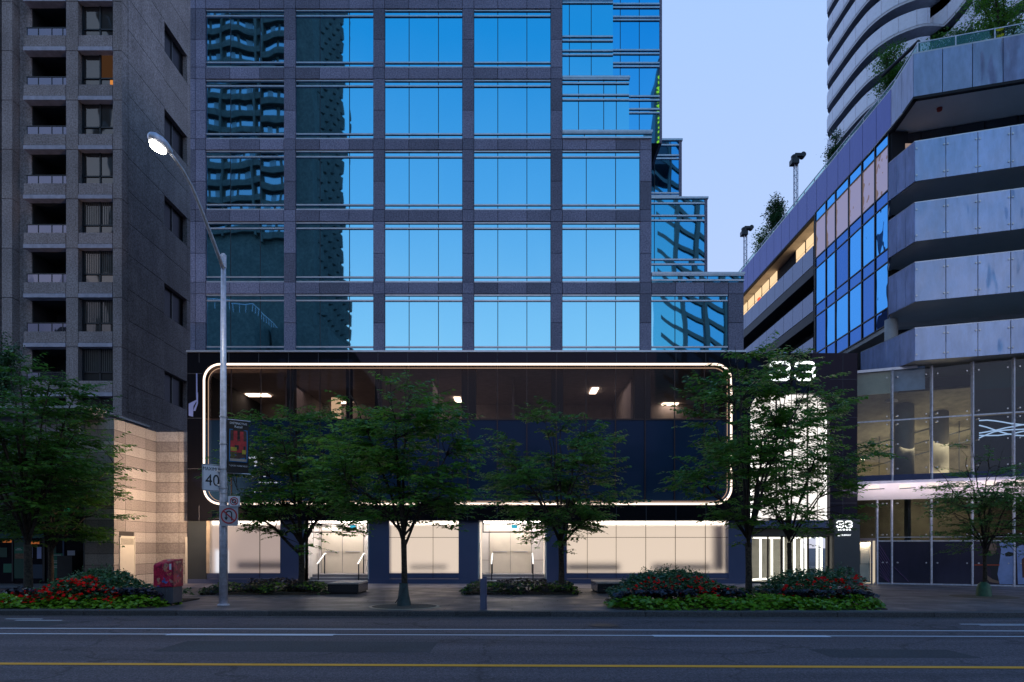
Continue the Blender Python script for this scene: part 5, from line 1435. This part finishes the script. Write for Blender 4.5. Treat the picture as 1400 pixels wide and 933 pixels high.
red = plain('picture_red',(.40,.03,.035),.7,var=.35,scale=12)
bp('red_house', .02,.98,.28,.66,.010, red); bp('red_house', .20,.42,.66,.98,.010, red); bp('red_house', .58,.80,.66,.97,.010, red)
bp('dark_doorway', .28,.52,.28,.52,.012, M['sign_k']); bp('dark_doorway', .80,.92,.3,.5,.012, M['sign_k'])
bp('yellow_parasol', .03,.40,.33,.45,.014, plain('picture_yellow',(.45,.35,.04),.7,var=.4,scale=14)); bp('yellow_parasol', .72,.95,.24,.38,.014, bpy.data.materials['picture_yellow'])
bp('picture_street', .0,1,.0,.08,.014, plain('picture_pale',(.35,.3,.26),.7)); bp('picture_shrub', .03,.5,.10,.30,.013, plain('picture_olive',(.10,.09,.03),.8,var=.5,scale=16))
for (tx,b,s) in (('DISTINCTIVE',.66,.085),('Retail',.565,.10),('BLOOR-YORKVILLE',-.555,.062),('bloor.com',-.63,.045)):
    if tx == 'bloor.com': continue
    q = Vector(bn(.01,b))+Vector((uy,-ux,0))*.012; text_mesh('banner_lettering', tx, q.x, q.y, q.z, s, M['sign_w'], t, rotz=rot, ext=.001)
m = MB(); m.tube([(PXL,PYL,zt_+.01),lp(c,rot,W_/2+.05,H_/2+.01,0)], .014, 6); m.tube([(PXL,PYL,zb_-.01),lp(c,rot,W_/2+.05,-H_/2-.01,0)], .014, 6); m.build('banner_rod', M['galv'], t)

# worn patches, cover plates and dead leaves on the road and pavement
M['patch'] = stone('asphalt_patch', (.020,.021,.025), (.085,.087,.095), 30, .2, .8, .4, .3)
for (x0,x1,Ya,Yb_) in ((-6.2,-1.4,11.6,12.9),(5.2,7.6,11.2,12.1),(-14,-10.5,15.2,16.2)):
    m = MB(); m.add([(p[0],p[1],.003) for p in strip(Ya,Yb_,x0,x1,0)],[(0,1,2,3)]); tag(m.build('road_patch', M['patch']), None, None, kind='structure')
m = MB(); m.lathe(2.1, 15.6, [(.33,.004),(.33,.009),(.29,.011)], 32); tag(m.build('manhole_cover', M['dkplate']), None, None, kind='structure')
m = MB(); m.box(3.4, 3.85, 19.4, 19.75, SW+.001, SW+.007); tag(m.build('service_cover', M['dkplate']), None, None, kind='structure')
rl = np.random.default_rng(77); nL_ = 900
xs_ = rl.uniform(-16,16,nL_); half = rl.random(nL_) < .45
ys_ = np.where(half, 17.35+rl.exponential(.10,nL_)*-1+SL*xs_+.2, rl.uniform(18.1,27,nL_)); zs_ = np.where(half, .012, SW+.008)
az_ = rl.random(nL_)*6.28
V,Fq = (None,None)
P_ = np.stack([xs_,ys_,zs_],1); D_ = np.stack([np.cos(az_),np.sin(az_),rl.uniform(-.02,.15,nL_)],1); LITTER = (P_,D_,rl)
# ================================================================ LITTER BIN
YB_ = 19.3
bx0, bx1 = PX(209.5,YB_), PX(237,YB_)
t = thing('litter_bin', 'street litter bin with a red sticker patterned wrap over a fluted grey base', 'litter bin', ((bx0+bx1)/2, YB_+.3, SW))
m_, nt_, b_ = new_mat('sticker_wrap'); v_ = objcoord(nt_)
vo_ = N(nt_,'ShaderNodeTexVoronoi', distance='MANHATTAN'); vo_.inputs['Scale'].default_value = 13
wv_ = N(nt_,'ShaderNodeTexNoise'); wv_.inputs['Scale'].default_value = 6; nt_.links.new(v_, wv_.inputs['Vector'])
nt_.links.new(mixc(nt_, .25, v_, wv_.outputs['Color']), vo_.inputs['Vector'])
sp_ = N(nt_,'ShaderNodeSeparateXYZ'); nt_.links.new(vo_.outputs['Color'], sp_.inputs[0])
c_ = ramp(nt_, sp_.outputs[0], [(0,(.45,.012,.05)),(.35,(.62,.015,.07)),(.55,(.70,.20,.12)),(.62,(.26,.01,.05)),(.80,(.62,.03,.10)),(.9,(.50,.26,.18)),(.955,(.06,.16,.50)),(1,(.26,.03,.20))])
nt_.nodes[c_.node.name].color_ramp.interpolation = 'CONSTANT'
c_ = mixc(nt_, 1, c_, ramp(nt_, noise(nt_, v_, 22, 4, .7), [(.35,(.6,.55,.6)),(.65,(1.15,1.1,1.1))]), 'MULTIPLY')
nt_.links.new(c_, b_.inputs['Base Color']); sset(b_, Roughness=.4)
M['wrap'] = m_
zT, zM, zF = PZ(773,YB_), PZ(803,YB_), PZ(827,YB_); dp = .60; xr = PX(250,YB_+dp)
yb = YB_; yk = YB_+dp; zK = PZ(765, yk)
xk0 = bx0+.0
m = MB()
m.add([(bx0,yb,zM),(bx1,yb,zM),(bx1,yk,zM),(bx0,yk,zM),(bx0,yb,zT),(bx1,yb,zT+.12),(bx1,yk,zK+.02),(bx0+.0,yk,zK),(bx0,yb+.08,zT+.04),(bx1,yb+.08,zT+.14)],
      [(0,3,2,1),(0,1,5,4),(1,2,6,9,5),(2,3,7,6),(3,0,4,8,7),(4,5,9,8),(8,9,6,7)])
m.build('wrapped_shell', M['wrap'], t, bevel=.02)
m = MB(); n = 13
for k in range(n):
    xx = bx0+.02+(bx1-bx0-.04)*k/n; m.box(xx+.004, xx+(bx1-bx0-.04)/n-.012, yb+.015, yb+.05, zF+.05, zM-.005)
for k in range(10):
    yy = yb+.03+(dp-.06)*k/10
    for sx_ in (bx0+.02, bx1-.05): m.box(sx_, sx_+.03, yy, yy+dp/10-.02, zF+.05, zM-.005)
m.box(bx0+.04, bx1-.04, yb+.04, yk-.03, zF+.05, zM-.003)
m.build('fluted_base', plain('charcoal_plastic',(.10,.10,.13),.5), t)
m = MB()
for sx_ in (bx0+.09, bx1-.09):
    for yy in (yb+.07, yk-.1): m.tube([(sx_-.02,yy,SW+.05),(sx_+.02,yy,SW+.05)], .05, 12)
m.build('wheel', M['mull'], t)
m = MB(); xm = bx0+(bx1-bx0)*.985
m.box(xm-.004, xm+.004, yb-.004, yb+.0, zM, zT+.07); m.build('panel_seam', M['sign_k'], t)
m = MB(); m.box(bx0+(bx1-bx0)*.80, bx0+(bx1-bx0)*.90, yb-.006, yb-.001, zT-.13, zT+.04); m.build('white_sticker', M['sign_w'], t)
m = ring(t,'x',(bx0+(bx1-bx0)*.86,yb-.005,zT-.24),0,.055,.012,M['sign_r'],.001,20); m.build('round_label', M['sign_k'], t)
m = MB(); m.tube([(bx0+(bx1-bx0)*.50,yb+.25,zT+.13),(bx0+(bx1-bx0)*.62,yb+.25,zT+.14)], .012, 6); m.build('lid_handle', M['steel'], t)

# ================================================================ BENCHES
M['bench_top'] = plain('pale_bench_top', (.34,.32,.33), .5, var=.2, scale=10); M['bench_side'] = stone('black_granite', (.012,.012,.015), (.035,.035,.04), 60, .1, .25, .05)
for (a,b,Y,dpt,lab,br) in ((448,490,24.0,1.6,'black granite block bench with a pale top, left of the bagged tree',4),(817,858,24.3,2.0,'black granite block bench with a pale top beside the large flower bed',-4)):
    x0,x1 = PX(a,Y),PX(b,Y); z1 = .54
    t = thing('stone_bench', lab, 'bench', ((x0+x1)/2, Y+dpt/2, SW), 'block benches on the pavement')
    m = MB()
    mid = (x0+x1)/2
    m.box(x0,x1,Y,Y+dpt,SW+.06,z1-.05); m.build('seat_block', M['bench_side'], t, bevel=.01)
    MB().box(x0+.05,x1-.05,Y+.06,Y+dpt-.06,SW,SW+.06).build('plinth', M['joint'], t)
    MB().box(x0-.01,x1+.01,Y-.01,Y+dpt+.01,z1-.05,z1).build('seat_top', M['bench_top'], t, bevel=.008)
# bollard
Y = 18.15; x0,x1 = PX(656.3,Y),PX(663,Y)
t = thing('bollard', 'slim blue-grey flat-faced steel bollard standing near the kerb', 'bollard', ((x0+x1)/2,Y,SW))
MB().box(x0,x1,Y,Y+.06,SW,PZ(791.5,Y)).build('front_plate', plain('bollard_paint',(.13,.13,.21),.5), t, bevel=.006)
MB().box(x0+.06,x1+.045,Y+.075,Y+.20,SW,PZ(788.5,Y+.1)).build('post', bpy.data.materials['bollard_paint'], t, bevel=.006)

# ================================================================ TREES
M['bark'] = stone('bark', (.020,.015,.012), (.075,.058,.045), 14, 0, .95, .9, .2)
M['leaf'] = leafmat('leaf_green', [(.07,.21,.02),(.12,.30,.025),(.09,.25,.045),(.21,.40,.04),(.14,.30,.09)], .5)
M['leaf_dk'] = leafmat('leaf_dark_green', [(.065,.18,.02),(.095,.24,.025),(.07,.20,.045),(.14,.30,.04)], .5)
rng = np.random.default_rng(11)
def leaves_mesh(pos, dirs, nrm, size, wid):
    """kite shaped leaf per row"""
    n = len(pos)
    side = np.cross(dirs, nrm); side /= np.linalg.norm(side,axis=1,keepdims=True)+1e-9
    nn = np.cross(side, dirs)
    s = size[:,None]; w = (size*wid)[:,None]
    a = pos; b = pos+dirs*s*.45+side*w*.5+nn*s*.06; c = pos+dirs*s-nn*s*.06; d = pos+dirs*s*.45-side*w*.5+nn*s*.06
    V = np.stack([a,b,c,d],1).reshape(-1,3); Fq = np.arange(4*n).reshape(-1,4)
    return V, Fq
def unit(v): return v/(np.linalg.norm(v,axis=-1,keepdims=True)+1e-9)
V,Fq = leaves_mesh(LITTER[0], unit(LITTER[1]), unit(np.stack([LITTER[2].normal(0,.2,nL_),LITTER[2].normal(0,.2,nL_),np.ones(nL_)],1)), LITTER[2].uniform(.03,.075,nL_), .6)
tag(np_mesh('fallen_leaves', V, Fq, leafmat('dead_leaf',[(.10,.06,.03),(.06,.04,.02),(.13,.10,.03),(.05,.06,.02)],.1)), 'scattered dead leaves on the pavement and along the gutter', 'leaves', None, 'stuff')
def make_tree(name, label, px, Y, zfork, ztop, zlow, rx, ry, seed, dens=1.0, tr=.105, cx_off=0.0, leaf=None, lsize=.17, base=SW, gap=.0, lean=0, group='street trees along the pavement', cat='tree'):
    rg = np.random.default_rng(seed); rnd = random.Random(seed)
    x0 = PX(px, Y); t = thing(name, label, cat, (x0, Y, base), group)
    tk = MB()
    tk.tube([(x0,Y,base-.02),(x0+.01,Y,base+.12),(x0+.02+lean*.3,Y,base+.8),(x0+.01+lean*.7,Y,base+(zfork-base)*.7),(x0+lean,Y,zfork)], [tr*1.45,tr*1.1,tr,tr*.92,tr*.95], 12)
    fork = Vector((x0+lean,Y,zfork)); cx_ = x0+cx_off; zc = (ztop+zlow)/2; rz = (ztop-zlow)/2
    nodes = []
    NL = 10
    for i in range(NL):
        az = 2*math.pi*(i*.382+rnd.uniform(-.04,.04)); up = (i+.5)/NL
        el = rnd.uniform(.15,1.0) if i>1 else 1.0
        q = (1-el)
        hr_ = math.sin(math.acos(min(1,max(-1,(el*2-1)*.97))))
        if i == 0: tgt = Vector((cx_+rnd.uniform(-.3,.3), Y, ztop-.1))
        else: tgt = Vector((cx_+rx*.92*hr_*math.cos(az), Y+ry*.92*hr_*math.sin(az), zlow+(ztop-zlow)*(.18+.78*el)))
        st = fork+Vector((0,0,rnd.uniform(-.35,.5 if i else .1))); st.z = min(st.z, fork.z+.1)
        c1 = st+(tgt-st)*.35+Vector((0,0,(tgt-st).length*.14)); c2 = st+(tgt-st)*.7+Vector((0,0,(tgt-st).length*.10))
        P = []
        for k in range(9):
            s = k/8; P.append(st*(1-s)**3+c1*3*s*(1-s)**2+c2*3*s*s*(1-s)+tgt*s**3+Vector((rnd.uniform(-.05,.05),rnd.uniform(-.05,.05),rnd.uniform(-.04,.04)))*(0 if k==0 else 1))
        r0 = tr*rnd.uniform(.38,.55); tk.tube(P, [r0*(1-s/8*.85) for s in range(9)], 7)
        for k in range(2,9): nodes.append((P[k], r0*(1-k/8*.85)))
    # leafy spray tips
    n_t = int(172*dens*rx*rz/6.0)
    tips = []
    cl = [Vector((rnd.uniform(-1,1),rnd.uniform(-1,1),rnd.uniform(-1,1))) for _ in range(26)]
    tries = 0
    while len(tips) < n_t and tries < 60000:
        tries += 1
        u = Vector((rnd.gauss(0,1),rnd.gauss(0,1),rnd.gauss(0,1))).normalized()*(rnd.random()**.42)
        hz = u.z
        wfac = 1.0 - .16*max(0,hz)**1.5          # narrower top, full lower crown
        p = Vector((cx_+rx*u.x*wfac, Y+ry*u.y*wfac, zc+rz*hz))
        lobe = math.sin(p.x*2.1+seed)*math.sin(p.z*2.6+seed*1.7+p.x*.7)+.6*math.sin(p.y*2.3+seed*.6+p.z)
        if u.length > .5 and lobe < -.18+gap: continue
        if gap and lobe < -.55+gap*1.3: continue
        if u.length > .8 and rnd.random() < .3: continue
        if hz < -.72 and rnd.random() < .55: continue
        if (p.z < zfork+.25) and math.hypot(p.x-x0,p.y-Y) < .7: continue
        tips.append(p)
    br = MB(); posL, dirL, nrmL, sizL = [], [], [], []
    NP = np.array([tuple(n_[0]) for n_ in nodes])
    for p in tips:
        dd = NP-np.array(p); dist = np.sqrt((dd**2).sum(1)) + np.maximum(0, dd[:,2]+.1)*1.2
        j = int(np.argmin(dist)); q, r0 = nodes[j]
        mid = (q+p)/2+Vector((rnd.uniform(-.1,.1),rnd.uniform(-.1,.1),.10)); L = (p-q).length
        br.tube([q, mid, p], [min(r0*.7,.022), .010, .005], 5, False)
        out = Vector((p.x-cx_, p.y-Y, 0)); out = out.normalized() if out.length > .1 else Vector((rnd.uniform(-1,1),rnd.uniform(-1,1),0)).normalized()
        ntw = rnd.randint(4,6)
        for k in range(ntw):
            a = math.atan2(out.y,out.x)+rnd.uniform(-1.5,1.5); tl = rnd.uniform(.35,.95)
            dv = Vector((math.cos(a),math.sin(a),rnd.uniform(-.22,.22)+(.35*max(0,(p.z-zc)/rz)))); s0 = q+(p-q)*rnd.uniform(.45,1.0) if k else p
            e_ = s0+dv*tl; 
            if k < 2: br.tube([s0,e_],[.006,.003],4,False)
            nl = int(tl/.052)
            for i in range(nl):
                f_ = (i+1)/nl; sd = 1 if i%2 else -1
                la = a+sd*rnd.uniform(.5,1.2)
                posL.append(tuple(s0+dv*tl*f_+Vector((0,0,-.04*f_*f_+rnd.uniform(-.025,.025)))))
                dirL.append((math.cos(la), math.sin(la), rnd.uniform(-.55,.15)))
                nrmL.append((rnd.uniform(-.45,.45),rnd.uniform(-.45,.45),1)); sizL.append(lsize*rnd.uniform(.5,1.2))
    tk.build('trunk', M['bark'], t, smooth=True); br.build('branches', M['bark'], t)
    V, Fq = leaves_mesh(np.array(posL), unit(np.array(dirL)), unit(np.array(nrmL)), np.array(sizL), .62)
    np_mesh('crown', V, Fq, leaf or M['leaf'], t)
    return t
def hz_(py, Y): return PZ(py, Y)
def tw(a, b, Y): return (b-a)/2*Y/F
make_tree('street_tree', 'large dark tree at the left edge, its trunk crossing the green shop posters', 38, 21.0, hz_(745,21), hz_(492,21), hz_(745,21), 2.7, 2.3, 3, 1.2, .12, -.25, M['leaf_dk'])
make_tree('street_tree', 'broad dark tree behind the flower bed, beside the grey end of the stone building', 69, 26.0, hz_(745,26), hz_(560,26), hz_(770,26), 2.7, 2.2, 5, .95, .10, .15, M['leaf_dk'])
make_tree('street_tree', 'leafy tree right of the lamp pole, in the planting before the first entrance', 412, 24.9, hz_(748,24.9), hz_(534,24.9), hz_(768,24.9), 3.15, 2.5, 7, 1.05, .115, -.1, gap=.1)
make_tree('street_tree', 'full tree with a grey-green watering bag round its trunk foot', 552, 19.1, hz_(738,19.1), hz_(508,19.1), hz_(750,19.1), 2.35, 2.1, 19, 1.25, .085, -.1, gap=.1)
make_tree('street_tree', 'airy tree before the second entrance, with dim blue panels showing round it', 767, 24.9, hz_(745,24.9), hz_(552,24.9), hz_(768,24.9), 3.0, 2.4, 12, .95, .105, -.1, gap=.25)
make_tree('street_tree', 'tall tree in the flower bed before the right end of the glowing rectangle', 1023, 20.8, hz_(742,20.8), hz_(470,20.8), hz_(745,20.8), 2.6, 2.1, 15, .80, .10, -.1, gap=.28)
make_tree('street_tree', 'tree silhouetted against the backlit arch, behind the right flower mound', 1079, 24.2, hz_(742,24.2), hz_(478,24.2), hz_(775,24.2), 2.9, 2.2, 23, .70, .085, .1, gap=.3)
make_tree('street_tree', 'small light green young tree with a dark green watering bag before the right shopfront', 1346, 22.9, hz_(752,22.9), hz_(598,22.9), hz_(768,22.9), 2.1, 1.8, 27, 1.15, .062, .1, leafmat('leaf_fresh_green', [(.10,.24,.04),(.16,.33,.05),(.12,.28,.07),(.22,.38,.07)], .5), .12)
# watering bags
M['bag_dark'] = plain('bag_grey_green', (.03,.06,.065), .55, var=.4, scale=6, bmp=.3); M['bag_green'] = plain('bag_green', (.03,.11,.06), .5, var=.3, scale=6, bmp=.3)
Y = 19.1; x = PX(552,Y); 
m = MB(); n = 20; V=[]
for j,(r,z) in enumerate(((.19,SW+.005),(.185,SW+.12),(.15,SW+.33),(.13,SW+.52),(.125,SW+.60),(.12,SW+.615),(.125,SW+.66))):
    for k in range(n):
        q = 2*math.pi*k/n; rr = r*(1+.10*math.sin(3*q+z*5)+.06*math.sin(7*q+z*9)); V.append((x+rr*math.cos(q)-(.03*(.6-z)), Y+rr*math.sin(q), z))
m.add(V, [(j*n+k, j*n+(k+1)%n, (j+1)*n+(k+1)%n, (j+1)*n+k) for j in range(6) for k in range(n)])
t = thing('watering_bag', 'slumped grey-green watering bag round the trunk left of the bollard', 'watering bag', (x,Y,SW)); m.build('bag_body', M['bag_dark'], t, smooth=True)
m = MB(); m.tube([(x-.2,Y-.2,SW+.12),(x-.05,Y-.22,SW+.34),(x+.10,Y-.13,SW+.6)], .012, 5); m.build('zip', M['mull'], t)
Y = 22.9; x = PX(1345,Y)
m = MB(); V=[]
for j,(r,z) in enumerate(((.235,SW+.005),(.225,SW+.12),(.20,SW+.30),(.165,SW+.42),(.10,SW+.47),(.10,SW+.50))):
    for k in range(n):
        q = 2*math.pi*k/n; rr = r*(1+.05*math.sin(2*q+z*4)); V.append((x+rr*math.cos(q), Y+rr*math.sin(q), z))
m.add(V, [(j*n+k, j*n+(k+1)%n, (j+1)*n+(k+1)%n, (j+1)*n+k) for j in range(5) for k in range(n)])
t = thing('watering_bag', 'upright dark green watering bag round the young tree before the right shopfront', 'watering bag', (x,Y,SW)); m.build('bag_body', M['bag_green'], t, smooth=True)
m = MB(); m.tube([(x-.02,Y-.2,SW+.48),(x,Y-.22,SW+.52),(x+.05,Y-.18,SW+.48)], .012, 5); m.build('handle', M['sign_k'], t)

# ================================================================ PLANTING
M['lime'] = leafmat('lime_leaf', [(.13,.31,.012),(.20,.42,.018),(.16,.35,.025),(.27,.48,.03)], .4)
M['plum'] = leafmat('plum_leaf', [(.012,.012,.02),(.02,.014,.028),(.016,.022,.022)], .1)
M['shrubg'] = leafmat('shrub_leaf', [(.04,.12,.04),(.06,.16,.05),(.05,.14,.055),(.08,.19,.05)], .2)
M['midg'] = leafmat('border_leaf', [(.04,.10,.02),(.06,.14,.025),(.03,.07,.025),(.09,.17,.03)], .3)
M['petal'] = leafmat('red_petal', [(.70,.006,.006),(.85,.012,.008),(.55,.004,.008)], .2, .6, .1)
M['rust'] = leafmat('rust_leaf', [(.035,.018,.02),(.05,.025,.015),(.025,.03,.018)], .2)
def surf_leaves(name, label, cat, fn, n, mt, lsz, wid=.85, tilt=.7, thick=.12, kind='stuff', clump=None, seedv=1):
    """fn(u,v)->(x,y,z); leaves scattered in a layer below the surface"""
    rg = np.random.default_rng(seedv); P=[]; 
    while len(P) < n:
        u, v = rg.random(2); p = fn(u, v)
        if p is None: continue
        if clump is not None:
            s = math.sin(p[0]*clump+seedv)*math.sin(p[1]*clump*1.2+p[0]*1.3+seedv*2)
            if s < -.05+rg.random()*.3-.15: continue
        P.append((p[0], p[1], p[2]-rg.random()**1.5*thick))
    P = np.array(P); n = len(P)
    az = rg.random(n)*2*np.pi; D = np.stack([np.cos(az), np.sin(az)-.35, rg.uniform(-.5,.35,n)],1)
    Nn = np.stack([rg.normal(0,tilt*.6,n), rg.normal(-.35,tilt*.6,n), np.ones(n)],1)
    V, Fq = leaves_mesh(P, unit(D), unit(Nn), lsz*rg.uniform(.6,1.2,n), wid)
    o = np_mesh(name, V, Fq, mt); tag(o, label, cat, None, kind); return o
def hump(a): return max(0.0, 1-a*a)**.5
beds = []
def bigbed(pa, pb, YF0, YB0, mounds, lab, seed, nmul=1.0):
    """front edge at YF0 between photo columns pa..pb; mounds = list of (centre px, half px, top z)"""
    x0, x1 = PX(pa,YF0), PX(pb,YF0); ym = (YF0+YB0)/2; L = x1-x0
    def top(x, y):
        f = 0
        for (c,h,z) in mounds:
            cc = PX(c,19.9); hh = h*19.9/F; f = max(f, z*hump(min(1,abs(x-cc)/hh))*hump(min(1,abs(y-20.1)/1.5)))
        return f
    def base_h(x, y):
        e_ = min(1, (x-x0)/.55, (x1-x)/.55); d = (y-sy(YF0,0))
        if e_ <= 0: return 0
        return SW+.02+.30*min(1,max(0,d)/.5)**.6*e_**.5
    # soil
    m = MB(); m.prism([(x0+.15,YF0+.2),(x1-.15,YF0+.2-.0),(x1-.3,YB0),(x0+.3,YB0)], SW-.02, SW+.03); tag(m.build('planting_soil', M['soil']), None, None, kind='structure')
    def front(u, v):
        x = x0+u*L; e_ = min(1,(x-x0)/.8,(x1-x)/.8); y = YF0+(1-e_**.5)*.7+v*1.15
        return (x, y, base_h(x, y)+.05*math.sin(x*3+y*4))
    def mid(u, v):
        x = x0+.2+u*(L-.4); y = YF0+.55+v*.9; return (x, y, base_h(x,y)+.16)
    def back(u, v):
        x = x0+.3+u*(L-.6); y = YF0+1.2+v*(YB0-YF0-1.2); return (x, y, base_h(x,y)+.10+.04*math.sin(x*5))
    def mound(u, v):
        x = x0+.2+u*(L-.4); y = 18.75+v*2.7; tz = top(x,y)
        if tz < .25: return None
        return (x, y, SW+tz+.05*math.sin(x*6+y*5)+.04*math.sin(x*13))
    def mound_fl(u, v):
        x = x0+.2+u*(L-.4); y = 18.70+v*.55; tz = top(x,y)
        if tz < .18: return None
        return (x, y-.12, SW+tz*(.62+.40*v)+.05)
    surf_leaves('lime_groundcover', 'bright lime green leaves edging the front of the '+lab, 'ground cover', front, int(520*L*nmul), M['lime'], .135, .9, .7, .26, clump=None, seedv=seed)
    surf_leaves('plum_foliage', 'dark plum coloured leaves between the lime edging of the '+lab, 'ground cover', mid, int(330*L*nmul), M['plum'], .14, .7, .8, .18, clump=2.4, seedv=seed+1)
    surf_leaves('border_foliage', 'mid green low leaves filling the back of the '+lab, 'ground cover', back, int(330*L), M['midg'], .12, .75, .8, .2, clump=1.4, seedv=seed+2)
    if mounds:
        surf_leaves('shrub_foliage', 'dark green mounded shrub leaves rising behind the red flowers of the '+lab, 'shrubs', mound, int(1500*L), M['shrubg'], .115, .6, 1.0, .4, seedv=seed+3)
        surf_leaves('red_flowers', 'small bright red flowers dotted over the mounds of the '+lab, 'flowers', mound_fl, int(46*L), M['petal'], .115, 1.0, 1.2, .05, clump=None, seedv=seed+4)
        # upright shoots on the mounds
        rg = random.Random(seed); P=[];D=[];S=[]
        for _ in range(int(16*L)):
            x = rg.uniform(x0+.3,x1-.3); y = rg.uniform(19.6,20.6); tz = top(x,y)
            if tz < .5: continue
            hgt = rg.uniform(.10,.26)
            for k in range(9): P.append((x+rg.uniform(-.02,.02), y, SW+tz-.05+hgt*k/9)); D.append((rg.uniform(-1,1),rg.uniform(-1,1),rg.uniform(.2,.9))); S.append(.07)
        if P:
            V,Fq = leaves_mesh(np.array(P), unit(np.array(D)), unit(np.array([(rg.uniform(-.5,.5),rg.uniform(-.5,.5),1) for _ in P])), np.array(S), .45)
            tag(np_mesh('upright_shoots', V, Fq, M['shrubg']), 'thin upright leafy shoots on top of the mounds of the '+lab, 'shoots', None, 'stuff')
bigbed(838, 1227, 17.95, 21.6, [(915,78,1.00),(1105,62,.96),(1160,66,1.02)], 'large right flower bed', 31)
bigbed(-60, 208, 18.35, 21.8, [(132,60,.98),(75,45,.55)], 'left flower bed', 51)
def lowbed(pa, pb, Y0, Y1, h, lab, seed, rust=True):
    x0, x1 = PX(pa,Y0), PX(pb,Y0); L = x1-x0
    m = MB(); m.prism([(x0+.1,Y0+.1),(x1-.1,Y0+.1),(x1-.1,Y1),(x0+.1,Y1)], SW-.02, SW+.06); tag(m.build('planting_soil', M['soil']), None, None, kind='structure')
    def f(u, v):
        x = x0+u*L; y = Y0+v*(Y1-Y0); e_ = min(1,(x-x0)/.35,(x1-x)/.35,(y-Y0)/.3+.25,(Y1-y)/.3+.25)
        return (x, y, SW+h*max(.1,e_)**.6+.05*math.sin(x*4+y*3))
    def b(u, v):
        x = x0+L*.30+u*L*.42; y = Y0+(Y1-Y0)*(.45+.4*v); return (x, y, SW+h+.14+.04*math.sin(x*5))
    surf_leaves('border_foliage', 'mid green leaves of the '+lab, 'ground cover', f, int(500*L), M['midg'], .13, .75, .8, .35, clump=1.7, seedv=seed)
    surf_leaves('plum_foliage', 'dark leaves scattered through the '+lab, 'ground cover', f, int(300*L), M['plum'], .13, .7, .8, .3, clump=2.2, seedv=seed+1)
    surf_leaves('lime_groundcover', 'lighter green leaf tips in the '+lab, 'ground cover', f, int(110*L), M['lime'], .10, .8, .8, .1, clump=2.9, seedv=seed+2)
    surf_leaves('rust_foliage', 'low rusty brown leaves along the back of the '+lab, 'ground cover', b, int(150*L), M['rust'], .10, .7, .9, .2, seedv=seed+3)
lowbed(268, 449, 23.7, 25.6, .36, 'low planting before the first entrance', 71)
lowbed(630, 795, 23.7, 25.6, .36, 'low planting before the second entrance', 81)

# ================================================================ ROOFTOP PLANTS
def roof_bush(name, label, cat, px, Y, z0, ztop, rx, ry, seed, dens, leaf, group=None, ls=.16, wid=.6):
    rnd = random.Random(seed); x0 = PX(px,Y); t = thing(name, label, cat, (x0,Y,z0), group)
    tk = MB(); tips = []
    for i in range(7):
        a = rnd.uniform(0,6.28); r = rnd.uniform(.2,.9); tp = Vector((x0+rx*r*math.cos(a), Y+ry*r*math.sin(a), z0+(ztop-z0)*rnd.uniform(.5,1.0)))
        if i == 0: tp = Vector((x0,Y,ztop))
        b0 = Vector((x0,Y,z0)); md = (b0+tp)/2+Vector((0,0,(ztop-z0)*.15)); tk.tube([b0,md,tp],[.06,.04,.012],6); tips += [(md,.6),(tp,1)]
        for k in range(int(8*dens)):
            s = rnd.uniform(.35,1); q = (b0*(1-s)**2+md*2*s*(1-s)+tp*s*s); e_ = q+Vector((rnd.uniform(-1,1)*rx*.45,rnd.uniform(-1,1)*ry*.45,rnd.uniform(-.15,.35)*(ztop-z0)*.4)); tk.tube([q,e_],[.014,.005],4,False); tips.append((e_,1))
    P,D,Nn,S=[],[],[],[]
    for q,_ in tips:
        for _k in range(int(34)):
            P.append(tuple(q+Vector((rnd.gauss(0,.17),rnd.gauss(0,.17),rnd.gauss(0,.13))))); D.append((rnd.uniform(-1,1),rnd.uniform(-1,1),rnd.uniform(-.6,.6))); Nn.append((rnd.uniform(-.8,.8),rnd.uniform(-.8,.8),1)); S.append(ls*rnd.uniform(.6,1.1))
    tk.build('trunk', M['bark'], t); V,Fq = leaves_mesh(np.array(P),unit(np.array(D)),unit(np.array(Nn)),np.array(S),wid); np_mesh('crown',V,Fq,leaf,t); return t
Z0 = ZP1
roof_bush('roof_tree', 'dense dark conifer-like tree on the podium roof between the two masts', 'tree', 1063, 50.0, Z0, PZ(270,50), .8, .8, 1, 2.2, M['shrubg'])
roof_bush('roof_tree', 'airy thin-leaved tree on the podium roof left of the dense one', 'tree', 1044, 51.5, Z0-.3, PZ(312,51.5), 1.1, .9, 2, 1.0, M['leaf_dk'])
roof_bush('terrace_shrub', 'small shrub on the podium roof just below the condo tower corner', 'shrub', 1142, 40.5, Z0-.2, PZ(186,40.5), .55, .5, 3, 1.2, M['shrubg'], ls=.12)
roof_bush('terrace_shrub', 'spreading shrub below the awning arm on the roof terrace corner', 'shrub', 1222, 34.3, Z0-.1, PZ(66,34.3), .95, .8, 4, 2.4, M['leaf_dk'], ls=.12)
roof_bush('terrace_tree', 'large leafy terrace tree at the top right corner of the picture', 'tree', 1372, 31.2, Z0-.1, PZ(-40,31.2), 1.35, 1.0, 6, 3.2, M['leaf'], ls=.12)
roof_bush('terrace_shrub', 'low dark shrub behind the glass guard, left of the terrace tree', 'shrub', 1312, 31.6, Z0-.1, PZ(44,31.6), .85, .6, 8, 1.8, M['leaf_dk'], ls=.11)
roof_bush('terrace_shrub', 'tiny green shrub at the left end of the front terrace guard', 'shrub', 1279, 31.8, Z0-.1, PZ(58,31.8), .5, .4, 9, 1.0, M['leaf_dk'], ls=.10)
roof_bush('annex_shrub', 'dark shrub showing at the far left edge above the trees', 'shrub', 2, 29.0, 7.2, PZ(470,29), .5, .5, 10, 2.0, M['shrubg'], ls=.13)
